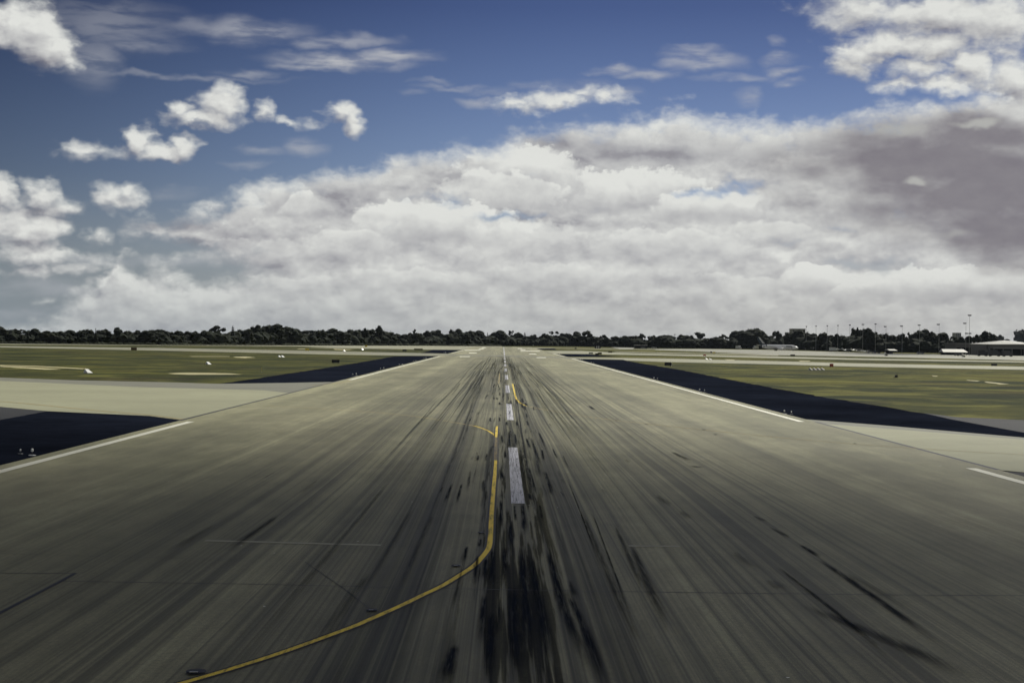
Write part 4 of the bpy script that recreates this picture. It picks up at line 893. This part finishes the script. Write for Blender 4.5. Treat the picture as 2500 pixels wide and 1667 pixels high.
# runway edge lights: a raised lamp on its plate
def edge_light(px, py, k, label, gname='edge lights along the runway', plate=True):
    p, s = at(px, py); r = empty('edge_light', (p.x, p.y, .012)); tag(r, label, 'runway light', gname); r.scale = (k, k, k)
    m = MB(); m.tube((0, 0, 0), (0, 0, .02), .16, .15, 20); m.build('base_plate', MT['wht'] if plate else MT['steel'], r)
    m = MB(); m.tube((0, 0, .02), (0, 0, .17), .022, .018, 10); m.build('stem', MT['darksteel'], r)
    m = MB(); m.tube((0, 0, .17), (0, 0, .20), .055, .06, 14); m.tube((0, 0, .20), (0, 0, .275), .058, .050, 14); m.ico((0, 0, .275), .05, 2, 0, (1, 1, .6)); g = m.build('lamp', MT['glasslens'], r, True)
ELS = [((78.5, 1112), (49.7, 1108), 1.15, 'at the near left'), ((869.6, 917.5), (861, 917), 1.5, 'nearest beyond the left taxiway'), ((936.6, 903), (929, 902.3), 1.6, 'second beyond the left taxiway'),
       ((982, 893.4), (975.5, 892.8), 1.6, 'third beyond the left taxiway'), ((1015, 884.6), (1009.5, 884), 1.7, 'fourth beyond the left taxiway'), ((1040, 877), (1035, 876.6), 1.8, 'last at left before the crossing'), ((1088, 862.6), (1084, 862.4), 2, 'left, past the crossing taxiway'),
       ((1915, 1010.6), (1932, 1010.5), 1.2, 'nearest at the right'), ((1708, 957), (1720, 956.6), 1.3, 'second at the right'), ((1596.4, 927), (1605, 926.8), 1.4, 'third at the right'), ((1443.4, 888.6), (1449.5, 888.2), 1.7, 'fourth at the right'), ((1417.5, 880), (1421.5, 879.8), 1.8, 'last at right before the crossing'), ((1366, 867.6), (1370, 867.4), 2, 'right, past the crossing taxiway')]
for (a, b, k, lb) in ELS:
    edge_light(a[0], a[1], k, 'taller white light of a pair on the shoulder, %s' % lb); edge_light(b[0], b[1], k*.72, 'smaller white light of the pair on the shoulder, %s' % lb, plate=False)
# flush lights let into the pavement
for i, (px, py, k, lb) in enumerate([(1174.6, 1303, 1, 'left of the yellow line at its bend'), (1114, 1384, 1.15, 'just above the slanting yellow line'), (908, 1493.4, 1.1, 'at the end of the slanting crack'), (479, 1645, 1.6, 'at the bottom left above the yellow line'),
        (1202.7, 1068, .9, 'left of the top of the yellow line'), (1189, 1052.6, .9, 'on the yellow branch'), (1142, 1038.6, .9, 'further left on the yellow branch'), (1078, 1027.5, .9, 'furthest left on the yellow branch'),
        (1505, 1026, 1.1, 'on the faint right yellow line, first from the left'), (1578, 1037, 1.1, 'on the faint right yellow line, second from the left'), (1718, 1050, 1.1, 'on the faint right yellow line, third from the left'), (1747, 1062, 1.1, 'just below the faint right yellow line'), (2087, 1084, 1.1, 'on the faint right yellow line near the taxiway'),
        (1400, 979, 1, 'far right of the centre line'), (1310, 990, .9, 'by the short yellow curve')]):
    p, s = at(px, py); r = empty('flush_light', (p.x, p.y, .05), .1, k); tag(r, 'dark round inset light %s' % lb, 'inset light', 'lights set flush in the runway')
    m = MB(); m.tube((0, 0, 0), (0, 0, .010), .115, .11, 22); m.build('housing', MT['black'], r)
    m = MB(); m.box((-.02, -.09, .016), (.09, .03, .010)); m.build('lens', MT['dimlens'], r)
# ---------------------------------------------------------------- floodlight masts
def mast(px, topy, by, hw, n, label, arms=1, name='floodlight_mast', dx=0.0, grp='floodlight masts over the apron'):
    p, s = at(px, by); H = (by-topy)*s
    r = empty(name, (p.x, p.y, 0), .12); tag(r, label, 'floodlight mast', grp)
    m = MB(); m.tube((0, 0, 0), (0, 0, H), s*.48, s*.24, 12); m.tube((0, 0, 0), (0, 0, .5), s*1.1, s*1.1, 12); m.build('pole', MT['steel'], r)
    w = hw*s; m = MB(); m.box((dx*w, 0, H+.1), (w, w*.16, .30)); m.box((dx*w, 0, H-.5), (w*.8, .2, .2)); m.build('crossbar', MT['darksteel'], r)
    for k in range(n):
        q = -w/2+w*(k+.5)/n+dx*w; m = MB(); m.box((q, -.15, H+.05), (w/n*.72, w*.20, .55), taper=.7); m.build('floodlamp', MT['darksteel'], r)
    return r
MS = [(1968, 796.8, 855, 4.2, 0), (1991.6, 795.9, 856, 4.2, 0), (2019, 795, 857, 4.4, 0), (2045, 794.4, 857.5, 3.6, 0), (2074, 793.3, 858.5, 5, 0), (2106, 791.7, 860, 6.4, 0), (2136.6, 790.6, 861, 5.4, 0), (2162.5, 797, 862, 7, -.35), (2202, 795.6, 864.3, 7, -.3), (2244.5, 793.7, 863.5, 7.4, -.2), (2292, 791.9, 866.5, 8, -.3)]
for i, (x, ty, by, hw, dx) in enumerate(MS):
    mast(x, ty, by, hw, 4, '%s floodlight mast of the long row, counted from the left' % ORD[i], dx=dx)
mast(2357.5, 789.2, 866, 8.2, 4, 'shorter floodlight mast just left of the tallest one', dx=-.4)
t_ = mast(2366, 769.6, 868, 9.6, 5, 'tallest floodlight mast, standing alone at the right', dx=0)
p, s = at(2366, 868); m = MB(); m.box((-3*s, 0, (868-814.2)*s), (15*s, .5, .5)); m.box((-8*s, 0, (868-814)*s), (4*s, 1.4, .7)); m.box((2*s, 0, (868-814)*s), (4*s, 1.4, .7)); m.build('lower_crossbar', MT['darksteel'], t_)
mast(1646.8, 816.6, 850, 3.8, 3, 'small floodlight mast above the low trees right of the runway')
mast(1676.5, 833, 850, 1.4, 1, 'short pale lamp post among the trees left of the parked cars', grp='small lamp posts by the trees')
p, s = at(2481.5, 852.5); r = empty('radio_mast', (p.x, p.y, 0)); tag(r, 'hazy radio mast far off near the right edge', 'mast')
MB().tube((0, 0, 0), (0, 0, 46*s), .5*s, .25*s, 8).build('pole', MT['steel'], r); MB().tube((0, 0, 45*s), (0, 0, 48*s), 1.5*s, 1.5*s, 12).build('aerial_drum', MT['steel'], r)
# ---------------------------------------------------------------- buildings
def hangar_left():
    p, s = at(2377, 866); r = empty('hangar', (p.x, p.y+14, 0)); tag(r, 'grey flat-roofed hangar with dark open front at the right', 'hangar', 'hangars by the apron')
    w, H, d = 86*s, 27*s, 26
    m = MB(); m.box((-w/2+.3, 0, H*.5), (.6, d, H)); m.box((w/2-.3, 0, H*.5), (.6, d, H)); m.box((0, d/2-.3, H*.5), (w-1.2, .6, H)); m.box((0, -d/2+.3, H*.82), (w-1.2, .5, H*.36)); m.build('wall', MT['greywall'], r)
    m = MB(); m.box((0, 0, H+.15), (w+.6, d+.8, .3)); rf = m.build('roof', MT['wall'], r)
    for k in range(4):
        MB().tube((w*(.0+k*.11), -d/2+2, H+.3), (w*(.0+k*.11), -d/2+2, H+1.0), .45, .45, 8).build('vent', MT['wht'], rf)
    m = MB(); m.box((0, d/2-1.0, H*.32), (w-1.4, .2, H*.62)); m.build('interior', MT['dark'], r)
    for k in range(3):
        MB().box((-w*.34+k*w*.33, -d/2+.2, H*.3), (w*.012+.25, .4, H*.6)).build('door_post', MT['wall'], r)
hangar_left()
def hangar_right():
    p, s = at(2475, 868.5); r = empty('hangar', (p.x, p.y+18, 0)); tag(r, 'large grey hangar with low pale gabled roof at the right edge', 'hangar', 'hangars by the apron')
    w, H, d = 130*s, 28*s, 34; a = -w/2
    prof = [(a, 0), (w/2, 0), (w/2, H*.96), (w*.18, H*1.06), (a, H)]
    m = MB(); m.prism([(a, H*.60), (w/2, H*.60), (w/2, H*.98), (w*.12, H*1.02), (a, H*.98)], 'y', -d/2, -d/2+.6); m.box((a+.4, 0, H*.48), (.8, d, H*.96)); m.box((w/2-.4, 0, H*.48), (.8, d, H*.96)); m.box((w*.33, -d/2+.5, H*.3), (w*.26, .5, H*.6)); m.build('wall', MT['greywall'], r)
    m = MB(); m.rings([[(a-.5, -d/2-1, H*.99), (w*.15, -d/2-1, H*1.03), (w/2+.5, -d/2-1, H*.99), (w/2+.5, -d/2-1, H*.94), (w*.15, -d/2-1, H*.98), (a-.5, -d/2-1, H*.94)], [(a-.5, d/2, H*1.02), (w*.15, d/2, H*1.36), (w/2+.5, d/2, H*1.2), (w/2+.5, d/2, H*1.14), (w*.15, d/2, H*1.30), (a-.5, d/2, H*.96)]])
    m.build('roof', MT['roof'], r)
    m = MB(); m.box((-w*.08, -d/2-.05, H*.655), (w*.60, .3, .35)); m.build('canopy_edge', MT['wall'], r)
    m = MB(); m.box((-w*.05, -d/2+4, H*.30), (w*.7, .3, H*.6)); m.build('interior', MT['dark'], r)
    for k in range(4): MB().box((-w*.36+k*w*.17, -d/2+.25, H*.3), (.5, .5, H*.6)).build('door_post', MT['greywall'], r)
hangar_right()
def shelter(x0, x1, yr, ye, yb, label, rz=0.0, deep=6):
    p, s = at((x0+x1)/2, yb); w, H, He = (x1-x0)*s, (yb-yr)*s, (yb-ye)*s
    r = empty('shelter', (p.x, p.y, 0), rz); tag(r, label, 'shelter', 'white-roofed shelters on the apron')
    m = MB(); th = .15
    i = w*.10
    m.rings([[(-w/2, -deep/2, He), (w/2, -deep/2, He), (w/2, deep/2, He), (-w/2, deep/2, He)], [(-w/2+i*.2, -deep*.0, H), (w/2-i, deep*.0, H), (w/2-i, deep*.08, H), (-w/2+i*.2, deep*.08, H)]]); m.build('roof', MT['roof'], r)
    for sx in (-.44, -.15, .15, .44):
        for sy in (-.42, .42): MB().box((sx*w, sy*deep, He/2), (.22, .22, He)).build('post', MT['darksteel'], r)
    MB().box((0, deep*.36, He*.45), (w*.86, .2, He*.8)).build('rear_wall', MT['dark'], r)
shelter(2164, 2187, 852, 855.5, 863.5, 'small shelter with a tilted white roof on the far apron', .25, 7)
shelter(2297, 2358, 852.2, 859.6, 867, 'wide shelter with a long white hipped roof in front of the hangar', 0, 10)
def block(name, x0, x1, y0, yb, by, depth, mat, label, cat='building', win=0, rows=1, roofmat='roof'):
    p, s = at((x0+x1)/2, by); w, H = (x1-x0)*s, (by-y0)*s
    r = empty(name, (p.x, p.y, 0)); tag(r, label, cat)
    MB().box((0, 0, H/2), (w, depth, H)).build('wall', MT[mat], r); MB().box((0, 0, H+.2), (w*1.03, depth*1.03, .4)).build('roof', MT[roofmat], r)
    for j in range(rows):
        for k in range(win):
            MB().box((-w/2+w*(k+.5)/win, -depth/2-.03, H*(1-(j+.5)/max(rows, 2)*.6)-.4), (w/win*.6, .1, min(1.6, H*.2))).build('window', MT['glass'], r)
    return r
block('office_block', 1930, 1962, 803.2, 0, 850.6, 20, 'wall', 'pale office block showing over the trees behind the airliner', win=5, rows=4)
block('office_block', 1917, 1923, 812, 0, 850.6, 8, 'greywall', 'small grey block top left of the pale office block', win=1)
block('apartment_tower', 2329, 2341.5, 812.8, 0, 851.4, 24, 'wall', 'hazy pale tower block far beyond the trees at the right', win=3, rows=8)
b = block('terminal_annex', 1986, 2019, 838, 0, 855.5, 10, 'greywall', 'low building with pale balcony strips among the trees behind the light aircraft', win=4, rows=1)
p, s = at(2002, 855.5)
for yy in (834.5, 838): MB().box((0, -6, (855.5-yy)*s), (29*s, 2.4, .5)).build('balcony', MT['wht'], b)
MB().box((4*s, -5.3, 5.2*s), (22*s, .5, 10*s)).build('screen_wall', MT['greywall'], b)
block('equipment_shed', 1966.5, 1977, 846.5, 0, 855.2, 6, 'greywall', 'small grey shed right of the airliner nose', 'shed', win=1)
b = block('workshop', 1549, 1579, 843.2, 0, 850.4, 10, 'dark', 'low dark workshop with a pale roof edge beyond the runway end', 'shed', win=0)
block('hut', 1490, 1497, 838, 0, 845.8, 5, 'wall', 'small pale hut among the trees right of the runway end', 'hut', win=1)
# ---------------------------------------------------------------- vehicles
def car_proto():
    r = empty('parked_car')
    m = MB(); m.prism([(-2.2, .35), (-2.25, .75), (-2.0, .95), (-1.0, 1.02), (1.0, 1.0), (2.0, .88), (2.25, .6), (2.2, .35)], 'y', -.88, .88)
    m2 = MB(); m2.rings([[(-1.7, -.84, .98), (1.05, -.84, .98), (1.05, .84, .98), (-1.7, .84, .98)], [(-1.2, -.68, 1.42), (.35, -.68, 1.45), (.35, .68, 1.45), (-1.2, .68, 1.42)]])
    m3 = MB(); m3.box((-.42, 0, 1.455), (1.5, 1.32, .06))
    return r, m, m2, m3
_cp = None
def car(px, py, mat, label, rz=0.0, k=1.0):
    p, s = at(px, py); r = empty('parked_car', (p.x, p.y, 0), rz, k); tag(r, label, 'car', 'vehicles parked around the apron')
    _, m, m2, m3 = CARM
    m.build('body', MT[mat], r); m2.build('cabin_glass', MT['glass'], r); m3.build('roof', MT[mat], r)
    for x in (-1.4, 1.4):
        for y in (-.9, .9): MB().tube((x, y-.1, .32), (x, y+.1, .32), .32, .32, 14).build('wheel', MT['rubber'], r)
_r, _a, _b, _c = car_proto(); bpy.data.objects.remove(_r); CARM = (None, _a, _b, _c)
def truck(px, py, mat, label, rz=0.0, k=1.0, name='box_truck', cab='wht'):
    p, s = at(px, py); r = empty(name, (p.x, p.y, 0), rz, k); tag(r, label, 'truck', 'service trucks on the apron')
    MB().box((-.8, 0, 2.1), (4.4, 2.3, 2.5)).build('cargo_box', MT[mat], r)
    m = MB(); m.prism([(1.5, .6), (3.2, .6), (3.2, 1.5), (2.8, 2.4), (1.5, 2.4)], 'y', -1.05, 1.05); c = m.build('cab', MT[cab], r)
    MB().box((3.05, 0, 1.9), (.1, 1.8, .7)).build('windscreen', MT['glass'], c)
    MB().box((.2, 0, .65), (6.0, 1.0, .25)).build('chassis', MT['darksteel'], r)
    for x in (-2.0, 2.3):
        for y in (-1.0, 1.0): MB().tube((x, y-.15, .45), (x, y+.15, .45), .45, .45, 14).build('wheel', MT['rubber'], r)
for a in [(1667, 850.3, 'wht', 'white car, left one of two side by side below the low trees', 0), (1675.5, 850.3, 'wht', 'white car, right one of two side by side below the low trees', 0), (1762, 850.6, 'wht', 'white car in the shade left of the first white truck', .4), (1785, 851.3, 'steel', 'grey car half hidden beside the first white truck', .2),
          (2022, 857.8, 'darksteel', 'dark car between the light aircraft and the jet', .3), (2125, 861.6, 'steel', 'silver car right of the parked light aircraft', 0), (2141, 862.3, 'darksteel', 'dark car at the right end of the aircraft row', .1),
          (2247, 864.2, 'steel', 'silver car at the foot of a floodlight mast', .1), (2321, 866.6, 'wht', 'white car in the shade of the wide shelter', 0), (2339, 868.6, 'darksteel', 'dark rounded vehicle at the right end of the wide shelter', .5),
          (2373, 864.4, 'wht', 'white car left of its pair before the hangar', 0), (2384, 865, 'wht', 'white car right of its pair before the hangar', 0), (2401, 865, 'steel', 'silver car in the middle of the hangar front', .2), (2479, 865.8, 'wht', 'white car shining near the right edge', .3), (1445.5, 842.6, 'wht', 'white car left of the striped marker board by the hedge', 0), (1571, 850.6, 'steel', 'grey car in front of the dark workshop', 0), (1597, 850.4, 'wht', 'white car right of the dark workshop', 0)]:
    car(a[0], a[1], a[2], a[3], a[4], 1.05)
truck(1803, 852.8, 'wht', 'white box truck left of the airliner, standing alone', -1.1, 1.0); truck(1845, 853.2, 'wht', 'white box truck at the airliner tail', -2.3, 1.05)
truck(2398, 869.3, 'darksteel', 'dark truck before the hangar, leftmost of three', .1, 1.0, cab='darksteel'); truck(2427, 869.8, 'darksteel', 'dark truck before the hangar, middle of three', .0, 1.15, cab='darksteel'); truck(2459, 870.3, 'darksteel', 'dark truck before the hangar, rightmost of three', .1, 1.0, cab='darksteel')
truck(2034, 858.2, 'wht', 'white service truck behind the small jet', .3, 1.0)
# light aircraft
def plane_small():
    r = empty('light_aircraft')
    R_ = lambda x, ry, rz_, z, n=12: [(x, ry*math.cos(2*PI*k/n), z+rz_*math.sin(2*PI*k/n)) for k in range(n)]
    m = MB(); m.rings([R_(-4.2, .12, .16, 1.35), R_(-2.5, .3, .38, 1.25), R_(-.6, .56, .66, 1.25), R_(1.2, .58, .66, 1.2), R_(2.6, .45, .46, 1.08), R_(3.3, .25, .26, 1.02)]); m.build('fuselage', MT['wht'], r, True)
    m = MB(); m.rings([[(1.2, -5.3, 1.98), (.2, -5.3, 1.98), (.2, -5.3, 2.06), (1.2, -5.3, 2.06)], [(1.5, 0, 1.95), (-.1, 0, 1.95), (-.1, 0, 2.12), (1.5, 0, 2.12)], [(1.2, 5.3, 1.98), (.2, 5.3, 1.98), (.2, 5.3, 2.06), (1.2, 5.3, 2.06)]]); m.build('wing', MT['wht'], r)
    m = MB(); m.box((-3.9, 0, 1.45), (.8, 3.2, .07)); m.build('tailplane', MT['wht'], r)
    m = MB(); m.prism([(-4.4, 1.4), (-3.2, 1.45), (-4.0, 2.7), (-4.5, 2.7)], 'y', -.05, .05); m.build('fin', MT['wht'], r)
    m = MB(); m.rings([[(.3, -.52, 1.55), (1.7, -.48, 1.55), (1.7, .48, 1.55), (.3, .52, 1.55)], [(.4, -.42, 1.93), (1.2, -.4, 1.93), (1.2, .4, 1.93), (.4, .42, 1.93)]]); m.build('cockpit_glass', MT['glass'], r)
    m = MB(); m.box((3.42, 0, 1.02), (.06, .14, 1.8)); m.tube((3.3, 0, 1.02), (3.55, 0, 1.02), .14, .04, 10); m.build('propeller', MT['darksteel'], r)
    for x, y in ((2.3, 0), (.3, -1.0), (.3, 1.0)):
        m = MB(); m.tube((x, y-.08, .24), (x, y+.08, .24), .24, .24, 12); w = m.build('wheel', MT['rubber'], r); MB().tube((x, y, .24), (x*.9, y*.4, 1.0), .04, .04, 6).build('strut', MT['steel'], w)
    return r
lp = plane_small()
LA = [(1994, 855.8, 'white light aircraft parked alone right of the grey shed', .9, 1.3), (2041, 857.6, 'white light aircraft beside the white service truck, biggest of the row', 2.6, 1.25), (2066, 858.6, 'white light aircraft, third of the parked row from the left', .7, 1.0), (2086, 859.6, 'white light aircraft with its wing catching the sun, mid-row', .8, 1.15), (2100, 860.6, 'white light aircraft, second from the right of the parked row', 2.2, .8), (2114, 861.4, 'white light aircraft at the right end of the parked row', .3, .8)]
for i, (x, y, lb, rz, k) in enumerate(LA):
    o = lp if i == 0 else copy_tree(lp)
    p, s = at(x, y); o.location = (p.x, p.y, 0); o.rotation_euler = (0, 0, rz); o.scale = (k, k, k); tag(o, lb, 'light aircraft', 'light aircraft parked by the trees')
# equipment posts on the near side of the apron
for (x, y, lb) in [(2161, 868.5, 'pale equipment cabinet on the apron edge below the small shelter'), (2350, 871.5, 'pale equipment cabinet on the apron edge below the wide shelter')]:
    p, s = at(x, y); r = empty('equipment_cabinet', (p.x, p.y, 0)); tag(r, lb, 'cabinet', 'equipment cabinets on the apron edge')
    MB().box((0, 0, 4.4*s), (3.4*s, 2*s, 8.6*s)).build('housing', MT['wht'], r); MB().box((4.2*s, 0, 2*s), (3.6*s, 2*s, 4*s)).build('lower_box', MT['olive'], r); MB().box((0, -1.03*s, 5*s), (2.2*s, .05, 5*s)).build('door', MT['roof'], r)
# ---------------------------------------------------------------- the airliner
def airliner():
    p, s = at(1903, 856.3)
    r = empty('airliner', (p.x, p.y, 0)); tag(r, 'white twin-engined airliner with dark tail parked on the apron', 'airliner')
    def ring(x, ry, rz_, z, n=28): return [(x, ry*math.cos(2*PI*k/n), z+rz_*math.sin(2*PI*k/n)) for k in range(n)]
    zc = 3.35; m = MB()
    m.rings([ring(-17.5, .25, .35, 4.55), ring(-15.5, .75, .95, 4.25), ring(-12.5, 1.3, 1.5, 3.85), ring(-9, 1.75, 1.9, 3.5), ring(-6, 1.88, 2.0, zc), ring(8, 1.88, 2.0, zc), ring(12.5, 1.88, 1.98, zc), ring(15.2, 1.65, 1.7, zc-.1), ring(17.2, 1.15, 1.15, zc-.3), ring(18.5, .6, .62, zc-.5), ring(19.1, .12, .14, zc-.58)])
    m.build('fuselage', MT['planegrey'], r, True)
    m = MB(); m.rings([[(v[0]-.02, v[1]*1.02, 4.0+(v[2]-4.0)*1.02) for v in q] for q in (ring(-17.7, .25, .35, 4.6), ring(-15.5, .76, .96, 4.25), ring(-13.6, 1.10, 1.30, 4.02))]); m.build('tail_cone', MT['navy'], r, True)
    def foil(pts): # list of (x_lead, x_trail, y, z, thick)
        m = MB(); m.rings([[(a, y, z), (a*.6+b*.4, y, z+t), (b, y, z), (a*.6+b*.4, y, z-t*.6)] for (a, b, y, z, t) in pts]); return m
    foil([(.6+1, -3.9, -17.2, 4.3, .08), (2.6, -3.2, -5.5, 2.9, .25), (5.2, -3.4, -1.6, 2.3, .45), (5.2, -3.4, 1.6, 2.3, .45), (2.6, -3.2, 5.5, 2.9, .25), (-2.2, -3.9, 17.2, 4.3, .08)]) if False else None
    for sg in (-1, 1):
        q = [(5.0, -2.6, 1.2, 2.3, .42), (1.6, -3.0, 5.6, 2.75, .26), (-4.3, -5.9, 17.0, 4.2, .07)]
        foil([(a, b, y*sg, z, t) for a, b, y, z, t in q]).build('wing', MT['planegrey'], r)
        m = MB(); m.rings([[(-4.6, 17.0*sg-.05, 4.2), (-5.9, 17.0*sg-.05, 4.2), (-5.9, 17.0*sg+.05, 4.2), (-4.6, 17.0*sg+.05, 4.2)], [(-6.0, 17.5*sg-.03, 6.4), (-6.6, 17.5*sg-.03, 6.4), (-6.6, 17.5*sg+.03, 6.4), (-6.0, 17.5*sg+.03, 6.4)]]); m.build('winglet', MT['navy'], r)
        foil([(a, b, y*sg, z, t) for a, b, y, z, t in [(-13.2, -16.6, .5, 4.7, .18), (-16.2, -17.8, 6.6, 5.3, .05)]]).build('tailplane', MT['planegrey'], r)
        def er(x, rr_, n=22): return [(x, 5.0*sg+rr_*math.cos(2*PI*k/n), 1.62+rr_*.96*math.sin(2*PI*k/n)) for k in range(n)]
        m = MB(); m.rings([er(6.6, .92), er(6.4, 1.05), er(4.8, 1.08), er(2.9, .9), er(1.6, .55)]); e = m.build('engine', MT['wht'], r, True)
        MB().tube((6.55, 5*sg, 1.62), (6.66, 5*sg, 1.62), .84, .84, 20).build('fan', MT['dark'], e); MB().box((3.6, 5*sg, 2.6), (3.4, .25, .6)).build('pylon', MT['planegrey'], e)
        m = MB()
        for dy in (-.25, .25): m.tube((-1.2, 2.85*sg+dy-.15, .56), (-1.2, 2.85*sg+dy+.15, .56), .56, .56, 16)
        g = m.build('main_wheel', MT['rubber'], r); MB().tube((-1.2, 2.85*sg, .56), (-1.0, 2.6*sg, 2.5), .13, .15, 8).build('gear_leg', MT['steel'], g)
    m = MB(); m.prism([(-10.4, 5.2), (-15.9, 4.7), (-18.9, 12.3), (-16.6, 12.4), (-13.2, 7.2)], 'y', -.16, .16); f = m.build('fin', MT['navy'], r)
    m = MB()      # pale leaf-like pattern climbing the fin
    for k in range(9):
        t = k/8; x = -12.6-3.9*t; z = 6.3+5.0*t; w = .95-.35*t
        for sg in (-1, 1):
            for sd_ in (-1, 1):
                y = .175*sg; m.face([(x, y, z), (x+sd_*w*.9, y, z+.25), (x+sd_*w*1.1-.15, y, z+.75), (x-.1, y, z+.38)])
    m.build('tail_pattern', MT['wht'], f)
    for sg in (-1, 1):
        m = MB()
        for k in range(34):
            x = -10.5+k*.72; m.box((x, sg*1.845, 3.95), (.30, .10, .40))
        m.build('window_row', MT['glass'], r)
        m = MB(); x = 9.0      # the dark name on the forward fuselage, too small to read
        for w in (.75, .6, .7, .5, .65, .75): m.box((x, sg*1.89, 4.05), (w, .06, .95)); m.box((x+.1, sg*1.90, 4.05), (w*.35, .08, .3)); x += w+.16
        m.build('lettering', MT['navy'], r)
        for x in (13.6, -11.6): MB().box((x, sg*1.80, 3.5), (.85, .12, 1.8)).build('door', MT['steel'], r)
    m = MB()
    for sg in (-1, 1): m.face([(16.6, sg*.15, 4.30), (16.6, sg*.95, 4.15), (15.9, sg*1.15, 4.55), (16.0, sg*.15, 4.85)])
    m.box((16.15, 0, 4.35), (.7, 1.8, .42)); m.build('cockpit_window', MT['glass'], r)
    m = MB(); m.tube((14.4, -.25, .36), (14.4, -.05, .36), .36, .36, 14); m.tube((14.4, .05, .36), (14.4, .25, .36), .36, .36, 14); g = m.build('nose_wheel', MT['rubber'], r); MB().tube((14.4, 0, .36), (14.5, 0, 1.9), .09, .1, 8).build('gear_leg', MT['steel'], g)
    k = 102.5*s/37.5
    r.rotation_euler = (0, 0, -math.radians(24)); r.scale = (1.0,)*3
    # centre the machine between nose and tail in the picture
    bpy.context.view_layer.update()
    n1 = proj(r.matrix_world @ Vector((19.1, 0, 3))); n0 = proj(r.matrix_world @ Vector((-18.9, 0, 12)))
    sc = 102.0/(n1[0]-n0[0]); r.scale = (sc, sc, sc); bpy.context.view_layer.update()
    n1 = proj(r.matrix_world @ Vector((19.1, 0, 3))); r.location.x += (1949.3-n1[0])*s
    print('airliner scale', sc)
airliner()
# ---------------------------------------------------------------- the air itself
def haze():
    m = bpy.data.materials.new('haze'); m.use_nodes = True; t = m.node_tree; t.nodes.clear()
    out = t.nodes.new('ShaderNodeOutputMaterial'); v = t.nodes.new('ShaderNodeVolumePrincipled')
    v.inputs['Color'].default_value = (.62, .70, .85, 1); v.inputs['Density'].default_value = HAZE; v.inputs['Anisotropy'].default_value = .3
    t.links.new(v.outputs[0], out.inputs['Volume'])
    o = MB().box((0, 20000-500, 17), (52000, 43000, 38)).build('haze', m); tag(o, 'thin pale haze lying over the whole airfield', 'haze', None, 'stuff')
HAZE = .000014
haze()
